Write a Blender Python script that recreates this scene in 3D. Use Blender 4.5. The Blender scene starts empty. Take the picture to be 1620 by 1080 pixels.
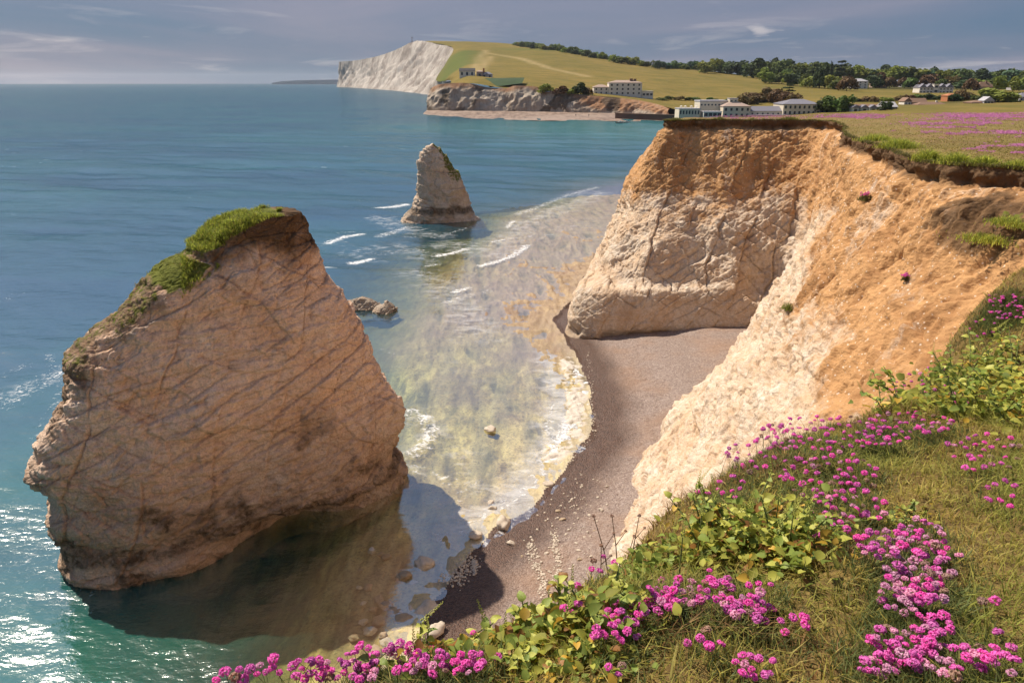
import bpy, bmesh, math, random
import numpy as np
from mathutils import Vector, Matrix, geometry
rng = np.random.default_rng(7); random.seed(7)
sc = bpy.context.scene
COL = sc.collection
R = math.radians

# ------------------------------------------------------------------ camera
H, F, HY = 24.0, 1170.0, 129.0            # eye height (m), focal length (px at 1620), horizon row
PITCH = math.atan((540 - HY) / F)
CP, SP = math.cos(PITCH), math.sin(PITCH)
cam_d = bpy.data.cameras.new('camera'); cam = bpy.data.objects.new('camera', cam_d); COL.objects.link(cam)
cam.location = (0, 0, H); cam.rotation_euler = (math.pi / 2 - PITCH, 0, 0)
cam_d.sensor_width = 36; cam_d.lens = F / 1620 * 36; cam_d.clip_start = 0.05; cam_d.clip_end = 60000
sc.camera = cam
# ------------------------------------------------------------------ light
SUN_AZ, SUN_EL = R(-53), R(52.5)             # azimuth from the view axis (left is negative), elevation
SUN = Vector((math.sin(SUN_AZ) * math.cos(SUN_EL), math.cos(SUN_AZ) * math.cos(SUN_EL), math.sin(SUN_EL)))
sd = bpy.data.lights.new('sun', 'SUN'); sd.energy = 3.7; sd.angle = R(0.6); sd.color = (1.0, 0.90, 0.76)
so = bpy.data.objects.new('sun', sd); COL.objects.link(so); so.location = (0, 0, 300)
so.rotation_euler = SUN.to_track_quat('Z', 'Y').to_euler()
w = bpy.data.worlds.new('World'); sc.world = w; w.use_nodes = True
sc.view_settings.view_transform = 'Standard'; sc.view_settings.look = 'None'
sc.view_settings.exposure = 0.80; sc.view_settings.gamma = 1.0
sc.cycles.use_denoising = True
sc.cycles.max_bounces = 4; sc.cycles.diffuse_bounces = 3; sc.cycles.glossy_bounces = 2; sc.cycles.transparent_max_bounces = 8; sc.cycles.volume_bounces = 0
sc.cycles.use_adaptive_sampling = True; sc.cycles.adaptive_threshold = .02
sc.cycles.caustics_reflective = False; sc.cycles.caustics_refractive = False
sc.cycles.sample_clamp_indirect = 4.0; sc.cycles.sample_clamp_direct = 12.0

# ------------------------------------------------------------------ node helpers
class NT:
    def __init__(s, tree): s.t = tree; s.n = tree.nodes; s.l = tree.links
    def add(s, ty, ins=None, **props):
        n = s.n.new(ty)
        for k, v in props.items(): setattr(n, k, v)
        for k, v in (ins or {}).items(): s.set(n, k, v)
        return n
    def set(s, n, k, v):
        i = n.inputs[k]
        if isinstance(v, bpy.types.NodeSocket): s.l.new(v, i)
        elif isinstance(v, tuple) and len(v) == 3 and i.type == 'RGBA': i.default_value = (*v, 1)
        else: i.default_value = v
    def noise(s, co, scale, detail=5, rough=.55, dist=0):
        return s.add('ShaderNodeTexNoise', {'Vector': co, 'Scale': scale, 'Detail': detail, 'Roughness': rough, 'Distortion': dist}).outputs['Fac']
    def vor(s, co, scale, feat='F1', out='Distance', rnd=1.0):
        return s.add('ShaderNodeTexVoronoi', {'Vector': co, 'Scale': scale, 'Randomness': rnd}, feature=feat).outputs[out]
    def ramp(s, f, stops, interp='LINEAR'):
        n = s.add('ShaderNodeValToRGB', {'Fac': f}); r = n.color_ramp; r.interpolation = interp
        while len(r.elements) > 1: r.elements.remove(r.elements[-1])
        for i, (p, c) in enumerate(stops):
            e = r.elements[0] if i == 0 else r.elements.new(p)
            e.position = p; e.color = (c, c, c, 1) if isinstance(c, (int, float)) else (*c, 1)
        return n.outputs['Color']
    def math(s, op, a, b=0.0, clamp=False):
        n = s.add('ShaderNodeMath', operation=op, use_clamp=clamp); s.set(n, 0, a); s.set(n, 1, b); return n.outputs[0]
    def mix(s, f, a, b, blend='MIX'):
        n = s.add('ShaderNodeMix', data_type='RGBA', blend_type=blend)
        s.set(n, 0, f)
        s.set(n, 6, a if not isinstance(a, tuple) else (*a, 1)); s.set(n, 7, b if not isinstance(b, tuple) else (*b, 1)); return n.outputs[2]
    def attr(s, name, out='Fac'): return s.add('ShaderNodeAttribute', attribute_name=name).outputs[out]
    def co(s): return s.add('ShaderNodeTexCoord').outputs['Object']
    def map(s, v, scale=(1, 1, 1), rot=(0, 0, 0), loc=(0, 0, 0)):
        return s.add('ShaderNodeMapping', {'Vector': v, 'Scale': scale, 'Rotation': rot, 'Location': loc}).outputs[0]
    def bump(s, h, strength=.5, dist=.1, nrm=None):
        d = {'Height': h, 'Strength': strength, 'Distance': dist}
        if nrm is not None: d['Normal'] = nrm
        return s.add('ShaderNodeBump', d).outputs[0]
def new_mat(name):
    m = bpy.data.materials.new(name); m.use_nodes = True
    nt = NT(m.node_tree); b = m.node_tree.nodes['Principled BSDF']; return m, nt, b
def simple(name, col, rough=.8, var=.15, scale=3.0, spec=.3, rnd=0.0, metallic=0, trans=0.0):
    """plain surface: one colour, mottled by noise, optional per-object variation"""
    m, nt, b = new_mat(name); co = nt.co(); n = nt.noise(co, scale, 6, .6)
    c = nt.mix(n, tuple(x * (1 - var) for x in col), tuple(min(1, x * (1 + var)) for x in col))
    if rnd:
        oi = nt.add('ShaderNodeObjectInfo').outputs['Random']
        hs = nt.add('ShaderNodeHueSaturation', {'Color': c, 'Hue': nt.math('ADD', nt.math('MULTIPLY', oi, rnd * .12), .5 - rnd * .06),
             'Value': nt.math('ADD', nt.math('MULTIPLY', oi, rnd), 1 - rnd * .5)}); c = hs.outputs[0]
    nt.set(b, 'Base Color', c); nt.set(b, 'Roughness', rough); nt.set(b, 'Specular IOR Level', spec); nt.set(b, 'Metallic', metallic)
    if trans:
        t = nt.add('ShaderNodeBsdfTranslucent', {'Color': c}); mx = nt.add('ShaderNodeMixShader', {0: trans})
        nt.l.new(b.outputs[0], mx.inputs[1]); nt.l.new(t.outputs[0], mx.inputs[2])
        nt.l.new(mx.outputs[0], nt.n['Material Output'].inputs['Surface'])
    return m

# ------------------------------------------------------------------ world: Nishita sky under broken stratus
wt = NT(w.node_tree); bg = w.node_tree.nodes['Background']
sky = wt.add('ShaderNodeTexSky', sky_type='NISHITA', sun_disc=False); sky.sun_elevation = SUN_EL; sky.sun_rotation = SUN_AZ
sky.air_density = 1.0; sky.dust_density = 1.0; sky.ozone_density = 1.5
gen = wt.add('ShaderNodeTexCoord').outputs['Generated']
sep = wt.add('ShaderNodeSeparateXYZ', {0: gen})
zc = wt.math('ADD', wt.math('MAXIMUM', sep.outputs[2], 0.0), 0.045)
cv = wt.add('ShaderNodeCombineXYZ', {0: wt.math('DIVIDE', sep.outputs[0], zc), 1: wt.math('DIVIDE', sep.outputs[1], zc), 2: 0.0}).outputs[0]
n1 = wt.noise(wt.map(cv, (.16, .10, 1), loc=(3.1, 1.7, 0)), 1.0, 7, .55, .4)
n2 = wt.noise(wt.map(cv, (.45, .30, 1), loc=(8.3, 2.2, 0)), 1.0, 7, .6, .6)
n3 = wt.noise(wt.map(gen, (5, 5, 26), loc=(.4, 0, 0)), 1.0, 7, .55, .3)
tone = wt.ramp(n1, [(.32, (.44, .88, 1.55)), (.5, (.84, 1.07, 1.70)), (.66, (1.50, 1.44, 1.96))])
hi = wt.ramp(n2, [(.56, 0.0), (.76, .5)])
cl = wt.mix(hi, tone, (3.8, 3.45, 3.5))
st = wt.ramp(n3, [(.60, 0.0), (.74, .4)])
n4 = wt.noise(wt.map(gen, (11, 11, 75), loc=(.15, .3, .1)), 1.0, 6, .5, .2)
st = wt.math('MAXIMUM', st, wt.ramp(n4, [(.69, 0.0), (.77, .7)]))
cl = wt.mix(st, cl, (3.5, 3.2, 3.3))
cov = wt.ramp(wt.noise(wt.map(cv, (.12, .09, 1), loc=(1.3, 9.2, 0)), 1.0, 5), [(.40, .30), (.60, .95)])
cov = wt.math('MAXIMUM', cov, wt.ramp(sep.outputs[2], [(.10, .93), (.45, .0)]))     # cover opened overhead, out of view, to brighten shaded faces; closed near the horizon
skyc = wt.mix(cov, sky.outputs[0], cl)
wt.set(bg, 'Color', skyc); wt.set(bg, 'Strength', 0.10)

# ------------------------------------------------------------------ pixel -> place
def ray(px, py):
    x = (px - 810) / F; v = (540 - py) / F
    return np.array((x, CP + SP * v, -SP + CP * v))
def PZ(px, py, z=0.0):
    a = ray(px, py); return np.array((0, 0, H)) + a * ((z - H) / a[2])
def PY(px, py, y):
    a = ray(px, py); return np.array((0, 0, H)) + a * (y / a[1])

# ------------------------------------------------------------------ numpy noise
_perm = np.tile(np.random.default_rng(3).permutation(256), 3).astype(np.int32)
_g = np.random.default_rng(4).normal(size=(256, 3)); _g = (_g / np.linalg.norm(_g, axis=1)[:, None]).astype(np.float32)
_rv = np.random.default_rng(5).random((256, 4)).astype(np.float32)
def pn(P):
    P = np.asarray(P, np.float32); i = np.floor(P).astype(np.int32); f = P - i; i &= 255
    u = f * f * f * (f * (f * 6 - 15) + 10); out = 0
    for dx in (0, 1):
        wx = u[:, 0] if dx else 1 - u[:, 0]; hx = _perm[i[:, 0] + dx]
        for dy in (0, 1):
            wy = wx * (u[:, 1] if dy else 1 - u[:, 1]); hy = _perm[hx + i[:, 1] + dy]
            for dz in (0, 1):
                g = _g[_perm[hy + i[:, 2] + dz]]
                d = g[:, 0] * (f[:, 0] - dx) + g[:, 1] * (f[:, 1] - dy) + g[:, 2] * (f[:, 2] - dz)
                out = out + wy * (u[:, 2] if dz else 1 - u[:, 2]) * d
    return out * 1.5
def fbm(P, octv=5, gain=.5, lac=2.03):
    a, s, o = 1.0, 1.0, 0
    for k in range(octv): o = o + a * pn(np.asarray(P) * s + 17.3 * k); a *= gain; s *= lac
    return o
def ridge(P, octv=4, gain=.5):
    a, s, o = 1.0, 1.0, 0
    for k in range(octv): o = o + a * (1 - 2 * np.abs(pn(np.asarray(P) * s + 9.1 * k))); a *= gain; s *= 2.1
    return o
def worley(P):
    P = np.asarray(P, np.float32); i = np.floor(P).astype(np.int32); f = P - i
    n = len(P); f1 = np.full(n, 9., np.float32); f2 = f1.copy(); idv = np.zeros(n, np.float32)
    for dx in (-1, 0, 1):
        for dy in (-1, 0, 1):
            for dz in (-1, 0, 1):
                h = _perm[_perm[_perm[(i[:, 0] + dx) & 255] + ((i[:, 1] + dy) & 255)] + ((i[:, 2] + dz) & 255)]
                r = _rv[h]
                d = (dx + r[:, 0] - f[:, 0]) ** 2 + (dy + r[:, 1] - f[:, 1]) ** 2 + (dz + r[:, 2] - f[:, 2]) ** 2
                m = d < f1
                f2 = np.where(m, f1, np.minimum(f2, d)); f1 = np.where(m, d, f1); idv = np.where(m, r[:, 3], idv)
    return np.sqrt(f1), np.sqrt(f2), idv
def sstep(a, b, x):
    t = np.clip((x - a) / (b - a), 0, 1); return t * t * (3 - 2 * t)
def xy0(x, y, s=1.0): return np.stack([np.ravel(x) * s, np.ravel(y) * s, np.zeros(np.size(x))], 1)
def polydist(x, y, pts):
    """signed distance to an open polyline (positive on its right-hand side)"""
    best = np.full(x.shape, 1e9); sign = np.ones(x.shape)
    for (ax, ay), (bx, by) in zip(pts[:-1], pts[1:]):
        dx, dy = bx - ax, by - ay; t = np.clip(((x - ax) * dx + (y - ay) * dy) / (dx * dx + dy * dy), 0, 1)
        ex, ey = x - ax - t * dx, y - ay - t * dy; d = np.hypot(ex, ey)
        m = d < best; best = np.where(m, d, best); sign = np.where(m, np.sign(dy * (x - ax) - dx * (y - ay)), sign)
    return best * sign

# ------------------------------------------------------------------ mesh helpers
def np_mesh(name, V, Fc, attrs=None, smooth=True):
    me = bpy.data.meshes.new(name); V = np.asarray(V, np.float32); Fc = np.asarray(Fc, np.int32)
    k = Fc.shape[1]; me.vertices.add(len(V)); me.vertices.foreach_set('co', V.ravel())
    me.loops.add(Fc.size); me.loops.foreach_set('vertex_index', Fc.ravel())
    me.polygons.add(len(Fc)); me.polygons.foreach_set('loop_start', np.arange(0, Fc.size, k, dtype=np.int32))
    me.polygons.foreach_set('loop_total', np.full(len(Fc), k, np.int32))
    me.polygons.foreach_set('use_smooth', np.full(len(Fc), bool(smooth)))
    for n, a in (attrs or {}).items():
        a = np.asarray(a, np.float32)
        if a.ndim == 1: me.attributes.new(n, 'FLOAT', 'POINT').data.foreach_set('value', a)
        else:
            at = me.attributes.new(n, 'FLOAT_COLOR', 'POINT')
            at.data.foreach_set('color', np.concatenate([a, np.ones((len(a), 1), np.float32)], 1).ravel())
    me.update(calc_edges=True); me.validate(); return me
def grid_faces(nu, nv, wrap=False):
    i = np.arange(nu if wrap else nu - 1)[:, None]; j = np.arange(nv - 1)[None, :]; i2 = (i + 1) % nu
    return np.stack([(i * nv + j), (i2 * nv + j), (i2 * nv + j + 1), (i * nv + j + 1)], -1).reshape(-1, 4)
def grid_normals(P):
    du = np.gradient(P, axis=0); dv = np.gradient(P, axis=1); n = np.cross(du, dv)
    return n / (np.linalg.norm(n, axis=2, keepdims=True) + 1e-9)
def link(name, me, mats=None, parent=None, loc=None):
    o = bpy.data.objects.new(name, me); COL.objects.link(o)
    for m in ([mats] if mats is not None and not isinstance(mats, (list, tuple)) else (mats or [])): me.materials.append(m)
    if parent is not None: o.parent = parent
    if loc is not None: o.location = loc
    return o
def tag(o, label=None, cat=None, group=None, kind=None):
    for k, v in (('label', label), ('category', cat), ('group', group), ('kind', kind)):
        if v: o[k] = v
    return o
def empty(name, loc, label, cat, group=None, rz=0):
    o = bpy.data.objects.new(name, None); COL.objects.link(o); o.location = loc; o.rotation_euler.z = rz
    o.empty_display_size = .2; return tag(o, label, cat, group)
def spline(C, counts):
    """Catmull-Rom through C[k] (k along axis 0), counts[i] samples in segment i"""
    C = np.asarray(C, float); n = len(C); out = []
    for i in range(n - 1):
        p0, p1, p2, p3 = C[max(i - 1, 0)], C[i], C[i + 1], C[min(i + 2, n - 1)]
        T = np.linspace(0, 1, counts[i] + 1)[: (None if i == n - 2 else -1)]
        m1, m2 = (p2 - p0) * .5, (p3 - p1) * .5
        L = np.linalg.norm(p2 - p1, axis=-1, keepdims=True)
        def lim(m): l = np.linalg.norm(m, axis=-1, keepdims=True) + 1e-9; return m * np.minimum(1, 1.3 * L / l)
        m1, m2 = lim(m1), lim(m2)
        for t in T:
            out.append((2*t**3-3*t*t+1)*p1 + (t**3-2*t*t+t)*m1 + (-2*t**3+3*t*t)*p2 + (t**3-t*t)*m2)
    return np.array(out)

# ------------------------------------------------------------------ rock materials
def chalk_mat(name, dark, light, soilc=(.42, .19, .06), bump=.6, warm=None):
    m, nt, b = new_mat(name); co = nt.co()
    n1 = nt.noise(co, .32, 5, .6); n2 = nt.noise(co, 2.2, 8, .65, .3); n3 = nt.noise(co, 11, 6, .7)
    vo = nt.vor(nt.map(co, (1, 1, 1.5)), 5.5, 'F1')
    base = nt.mix(nt.ramp(n2, [(.32, 0.), (.68, 1.)]), dark, light)
    base = nt.mix(nt.math('MULTIPLY', nt.ramp(n1, [(.38, 0.), (.62, 1.)]), .45), base, warm or tuple(x * y for x, y in zip(dark, (1.1, .92, .74))))
    base = nt.mix(nt.ramp(n3, [(.36, .5), (.52, 0.)]), base, tuple(x * .5 for x in dark))
    base = nt.mix(nt.ramp(nt.noise(co, .55, 6, .7, .5), [(.5, 0.), (.68, .5)]), base, tuple(x * y for x, y in zip(dark, (.78, .62, .45))))
    so_ = nt.math('ADD', nt.attr('soil'), nt.math('MULTIPLY', nt.math('SUBTRACT', nt.noise(co, 1.3, 7, .7), .5), .9))
    sf = nt.ramp(so_, [(.34, 0.), (.62, 1.)])
    soil = nt.mix(n2, tuple(x * .72 for x in soilc), tuple(x * 1.35 for x in soilc))
    spk = nt.ramp(nt.vor(co, 4.2, 'F1'), [(.10, 1.), (.20, 0.)])
    soil = nt.mix(nt.ramp(nt.noise(nt.map(co, (.5, .5, .16), (.3, .5, 0)), 1.0, 6, .65, .5), [(.48, 0.), (.64, .75)]), soil, tuple(x * y for x, y in zip(soilc, (.58, .50, .45))))
    soil = nt.mix(nt.ramp(nt.noise(nt.map(co, (.35, .35, .2), (.2, .4, 1.)), 1.0, 7, .7, .6), [(.55, 0.), (.7, .65)]), soil, tuple(x * .92 for x in light))
    soil = nt.mix(nt.math('MULTIPLY', spk, .75), soil, light)
    base = nt.mix(sf, base, soil)
    base = nt.mix(nt.attr('turf'), base, nt.mix(n3, (.06, .034, .018), (.20, .115, .058)))
    sta = nt.math('MULTIPLY', nt.attr('stain'), nt.ramp(n2, [(.35, .55), (.6, 1.)]))
    base = nt.mix(sta, base, nt.mix(n3, (.045, .030, .020), (.13, .085, .05)))
    base = nt.mix(nt.math('MULTIPLY', nt.attr('crack'), .34), base, (.17, .095, .05))
    mo = nt.ramp(nt.math('ADD', nt.attr('moss'), nt.math('SUBTRACT', n2, .5)), [(.45, 0.), (.6, 1.)])
    base = nt.mix(mo, base, nt.mix(n3, (.06, .07, .012), (.20, .21, .035)))
    cks = None
    for rot, scl, wdt in (((.0, .38, .5), (.16, .16, 1.9), .016), ((.0, .30, .3), (.3, .3, 3.2), .014)):
        nn = nt.noise(nt.map(co, scl, rot), 1.0, 5, .55, .25)
        line = nt.ramp(nt.math('ABSOLUTE', nt.math('SUBTRACT', nn, .5)), [(0., 1.), (wdt, 0.)])
        cks = line if cks is None else nt.math('MAXIMUM', cks, line)
    cks = nt.math('MULTIPLY', cks, nt.math('MULTIPLY', nt.ramp(nt.noise(co, .8, 4), [(.42, 0.), (.58, 1.)]), nt.math('SUBTRACT', 1.0, sf)))
    base = nt.mix(nt.math('MULTIPLY', cks, .18), base, (.16, .10, .065))
    h = nt.math('SUBTRACT', nt.math('MULTIPLY', n2, 1.2), nt.math('MULTIPLY', cks, .12)) ; h = nt.math('ADD', h, nt.math('ADD', nt.math('MULTIPLY', n3, .5), nt.math('MULTIPLY', vo, .5)))
    h = nt.math('ADD', h, nt.math('MULTIPLY', nt.noise(co, 38, 4, .7), .18))
    nt.set(b, 'Normal', nt.bump(h, bump, .22)); nt.set(b, 'Base Color', base)
    nt.set(b, 'Roughness', .92); nt.set(b, 'Specular IOR Level', .15); return m
M = {}
M['cliff'] = chalk_mat('cliff_chalk', (.58, .425, .285), (.80, .695, .58), (.49, .27, .12), .5)
M['stack'] = chalk_mat('stack_chalk', (.70, .49, .355), (.88, .69, .54), (.46, .27, .16), .6)
M['farstack'] = chalk_mat('far_stack_chalk', (.60, .47, .36), (.82, .70, .57), (.40, .24, .14), .7)

def rock_disp(P, beds, amp=1.0, blocks=(1.4, 1.4, .8), warp=.18, wav=.35):
    """height offset and crack mask of jointed chalk; beds = [(normal, spacing, depth), ...]"""
    W = np.stack([fbm(P * .35 + 11, 3), fbm(P * .35 + 31, 3), fbm(P * .35 + 51, 3)], 1) * warp
    Q = P + W
    d = fbm(P * .16, 3, .4) * .5 + fbm(P * .7 + 5, 5, .55) * .10
    f1, f2, idv = worley(Q / np.array(blocks)); d = d + (idv - .5) * .17 - .06 * np.exp(-((f2 - f1) / .05) ** 2)
    crack = .12 * np.exp(-((f2 - f1) / .035) ** 2) * sstep(-.1, .3, fbm(P * .4 + 71, 3))
    f1, f2, idv = worley(Q / (np.array(blocks) * 2.3) + 70); d = d + (idv - .5) * .26 - .04 * np.exp(-((f2 - f1) / .03) ** 2)
    f1, f2, idv2 = worley(Q / (np.array(blocks) * .42) + 40); d = d + (idv2 - .5) * .11 - .04 * np.exp(-((f2 - f1) / .09) ** 2)
    for k, (n, sp, dep) in enumerate(beds):
        n = np.array(n) / np.linalg.norm(n); s = (Q @ n) / sp + wav * fbm(P * .25 + 90 + 13 * k, 3)
        f = s - np.floor(s); cell = np.floor(s)
        g = sstep(-.35, .25, fbm(P * .30 + 7.7 * k + 200, 3) + .15 * np.sin(cell * 12.9898))
        cut = np.exp(-(np.minimum(f, 1 - f) * sp / .045) ** 2) * g
        d = d + dep * ((f - .5) * .9) * g - dep * .7 * cut; crack = np.maximum(crack, cut * .9)
    d = d + .05 * fbm(P * 3.1 + 3, 4, .6)
    return d * amp, np.clip(crack, 0, 1)

# ------------------------------------------------------------------ clifftop height
def G(x, y):
    x = np.asarray(x, float); y = np.asarray(y, float)
    z = 20.15 + .012 * (x - 16) + .012 * (80 - y) - .6 * sstep(82, 110, y)
    z = z + .7 * np.exp(-((x - 4) ** 2 + (y + 2) ** 2) / 120.0)
    z = z - 15.0 * sstep(92, 300, y)
    return z
def Gn(x, y): return G(x, y) + .10 * pn(xy0(x, y, .22)).reshape(np.shape(x)) + .05 * pn(xy0(x, y, .9)).reshape(np.shape(x))

# ------------------------------------------------------------------ the cove: cliff lofted through surveyed profiles
ZL = [-1.5, .3, 4.4, 5.4, 9, 14, 17.5, None, None]
ST = [  # plan position of each profile at the nine heights, back of the headland -> round the cove -> under the camera
 [(70,150),(70,150),(70.5,150),(70.8,150),(71.5,149.5),(73,149),(74,148.5),(75,148)],
 [(30,112),(30,112),(30.5,112),(30.7,112),(31,112),(32,111.5),(33,111),(33.5,111)],
 [(9.6,91),(9.9,91),(11.2,90.5),(11.6,90.4),(13,89),(14.7,88),(16.7,87),(18.5,86.5)],
 [(7.6,81),(8.0,81),(10.2,81),(10.8,81),(12.3,81),(13.3,81),(15.0,81),(16.2,81)],
 [(5.1,70),(5.5,70.2),(6.7,71.4),(9.2,74.2),(11.4,76.8),(13.6,78.2),(15.5,79.3),(16.9,80)],
 [(11.6,68),(11.8,68.2),(12,69.1),(12.7,71.3),(14.6,74.4),(16.6,77.1),(18.3,79.2),(19.5,80.4)],
 [(18.1,68.5),(18.2,68.6),(18.4,69.5),(18.7,70.8),(20.2,73.4),(22,76),(23.5,78),(24.5,79.3)],
 [(25.3,67.3),(25.5,67.5),(26,68.3),(26.2,69),(27.5,71),(29,73.5),(30,75.3),(30.8,76.5)],
 [(25.8,59.8),(26,60),(26.3,60.3),(26.4,60.5),(26.8,61.5),(27.4,63),(28,64.8),(28.4,66)],
 [(6.2,41.6),(8.3,43),(13.7,47.6),(15.1,48.8),(18.9,51.4),(21.4,52.7),(22.5,53),(23.2,53)],
 [(5.6,38.2),(7.4,38.6),(11.5,41.5),(12.3,42),(15.5,43.5),(18.5,44.5),(20.1,44.5),(21,44)],
 [(4.4,33.6),(6,34),(9.5,35),(10.3,35.2),(13,35.5),(15.8,34.5),(17.4,33),(18,32)],
 [(3,29.6),(4.5,30),(8,30.5),(8.7,30.5),(11.5,30),(14.3,28),(17,26.7),(20.5,28)],
 [(1,25.6),(2.5,26),(5.8,26),(6.5,25.8),(9.3,24.5),(12.5,21),(16.5,19),(24,20)],
 [(-1.5,19.6),(0,20),(2.5,19),(3,18.5),(5,16.5),(7.5,13),(10,10.2),(14,8.4)],
 [(-5,13.5),(-3,14),(-1.5,12),(-1.2,11.5),(0,9),(1,7),(1.8,5.0),(2.6,3.4)],
 [(-10,9.5),(-8,10),(-6.5,8.3),(-6.2,8),(-5,6),(-3.5,3.2),(-2.6,1.0),(-1.6,-.4)],
 [(-16,0),(-14,0),(-12,-1),(-11.5,-1.2),(-10,-2),(-8,-3.5),(-7,-4.4),(-6,-5)],
]
US = [14, 30, 64, 96, 100, 100, 100, 44, 50, 100, 120, 96, 90, 36, 24, 12, 6]
VS = [6, 56, 16, 48, 66, 46, 34, 20]
ctrl = []
for s in ST:
    rim = s[7]; zr = float(G(*rim)); pts = []
    for k in range(9):
        if k < 7: pts.append((*s[k], ZL[k]))
        elif k == 7:
            q = np.array(s[6]) * .12 + np.array(rim) * .88; pts.append((*q, zr - .85))
        else: pts.append((*rim, zr))
    ctrl.append(pts)
CU = spline(np.array(ctrl), US)                      # (nu, 9, 3)
CV = spline(CU.transpose(1, 0, 2), VS).transpose(1, 0, 2)
nu, nv = CV.shape[:2]
NRM = grid_normals(CV)
if NRM[nu // 2, nv // 2, 0] > 0 and NRM[nu // 2, nv // 2, 1] > 0: NRM = -NRM
# outward must look away from the land: test against the camera side at the front of the headland
_t = NRM[sum(US[:5]), nv // 2]
if _t[1] > 0: NRM = -NRM
vv = np.repeat(np.arange(nv)[None, :], nu, 0); uu = np.repeat(np.arange(nu)[:, None], nv, 1)
P = CV.reshape(-1, 3).copy()
d, ck = rock_disp(P, [((.45, -.25, 1), 1.25, .28), ((.9, .3, -.55), 2.3, .34), ((-.55, .5, .75), .8, .14)], 1.0, (2.0, 2.0, 1.0), .16, .16)
zz = P[:, 2]
x_, y_ = P[:, 0], P[:, 1]
# where orange drift lies over the chalk: high on the headland, lower on the near slope
near = sstep(66, 56, y_)
thr = 14.0 + .6 * near + 2.6 * near * sstep(38, 48, y_)
soil = sstep(-7.0, 4.0, zz - thr + 2.4 * fbm(P * .22 + 60, 4))
soil = np.maximum(soil, .75 * sstep(21, 12, y_ * 1.0) * sstep(8, 12, zz))
soil = np.maximum(soil, sstep(36, 28, y_ + .25 * (x_ - 10) + 2 * fbm(P * .2, 3)) * sstep(9, 14, zz) * .85)
soil = np.clip(soil, 0, 1)
gul = ridge(np.stack([P[:, 0] * .33 + P[:, 1] * .12, P[:, 1] * .33, P[:, 2] * .07], 1), 4) # run-off gullies
gul = gul + 1.3 * near * ridge(np.stack([P[:, 1] * .42 + .10 * P[:, 0] + .5 * fbm(P * .3, 2), P[:, 0] * .07, P[:, 2] * .06], 1), 3) * sstep(58, 50, y_)
lowface = sstep(6.5, 4.2, zz) * sstep(66, 67.5, y_) * sstep(96, 90, y_)
d = d * (1 - .5 * soil) * (1 - .45 * lowface) + (1 - soil) * (1 - lowface) * (.05 * fbm(P * 1.1 + 3, 4, .6) + .14 * ridge(P * np.array((.5, .5, .22)) + 8, 2)) + gul * .22 * (soil * .8 + .25) + soil * (.06 * fbm(P * 2.2, 4, .65) + .10 * fbm(P * .9 + 8, 3))
d -= .75 * np.exp(-((zz - .5) / .55) ** 2) * sstep(66, 68, y_) * sstep(.0, .35, fbm(P * .2 + 44, 2) + .2) * sstep(24, 20, x_)   # wave-cut notch
# buttress bulges on the headland front
for (bx, by, bz, br, ba) in [(15.2, 74, 7.5, 2.4, .9), (21.6, 74, 9.0, 2.0, .8), (10.5, 75.5, 8, 2, .6), (25, 72, 6.5, 1.8, .7), (18.3, 77, 13, 1.6, -.8), (23.5, 76, 12.5, 1.3, -.6), (27, 72.5, 9.5, 1.2, -.6), (24.4, 70.2, 6.4, 1.7, -2.0), (13.5, 72.5, 6.5, 1.3, .6)]:
    d += ba * np.exp(-((x_ - bx) ** 2 + (y_ - by) ** 2 + .35 * (zz - bz) ** 2) / br ** 2)
# slumped turf mass on the right slope
slump = np.exp(-(((x_ - 17.2) / 2.6) ** 2 + ((y_ - 27.2) / 3.0) ** 2 + ((zz - 18.6) / 1.1) ** 2))
slump2 = np.exp(-(((x_ - 14.2) / 1.6) ** 2 + ((y_ - 25.2) / 1.8) ** 2 + ((zz - 16.6) / .8) ** 2))
d += (.9 * slump + .35 * slump2) * (1 + .35 * fbm(P * .9 + 1, 3)) + .3 * (slump + slump2) * fbm(P * 2.5, 4)
fade = (vv.ravel() > 6) * sstep(nv + 3, nv - 22, vv.ravel())
rimf = sstep(nv - 30, nv - 12, vv.ravel())
d = d * (.25 + .75 * fade)
d = d + rimf * (.30 * fbm(P * np.array((.8, .8, .3)), 4) + .10 * fbm(P * 3, 3))
d -= .55 * np.exp(-((vv.ravel() - (nv - 18)) / 7.0) ** 2) * (.5 + .8 * np.clip(fbm(P * .35 + 15, 3) + .3, 0, 1))    # turf overhangs
OUT = NRM.reshape(-1, 3).copy()
hz = rimf[:, None]; OUT = OUT * (1 - hz) + hz * np.stack([OUT[:, 0], OUT[:, 1], OUT[:, 2] * 0], 1); OUT /= np.linalg.norm(OUT, axis=1, keepdims=True) + 1e-9
P2 = P + OUT * d[:, None]
last = vv.ravel() == nv - 1
P2[last, 2] = Gn(P2[last, 0], P2[last, 1])
turf = sstep(nv - 24, nv - 14, vv.ravel() + 5 * fbm(P * .9 + 33, 3)) ; turf = np.maximum(turf, .9 * sstep(.35, .6, slump + .25 * fbm(P * 1.3, 3))); turf = np.maximum(turf, .8 * sstep(.4, .6, slump2 + .2 * fbm(P * 1.3, 3)))
stain = .55 * sstep(1.6, .2, zz + .6 * fbm(P * .6, 3)) * sstep(66, 68, y_)
moss = .75 * slump * sstep(.1, .3, fbm(P * .8 + 2, 3)) + .35 * np.exp(-((zz - 17.5) / 1.5) ** 2) * sstep(27, 23, y_) * sstep(14, 17, x_)
ck = ck * (1 - .8 * soil)
F4 = grid_faces(nu, nv)
cl_me = np_mesh('cliff', P2, F4, dict(soil=soil, crack=ck, stain=stain, turf=turf, moss=moss))
tag(link('sea_cliff', cl_me, M['cliff']), 'orange and white chalk cliff curving round the shingle cove', 'cliff', kind='structure')
RIM = P2.reshape(nu, nv, 3)[:, -1]
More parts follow.
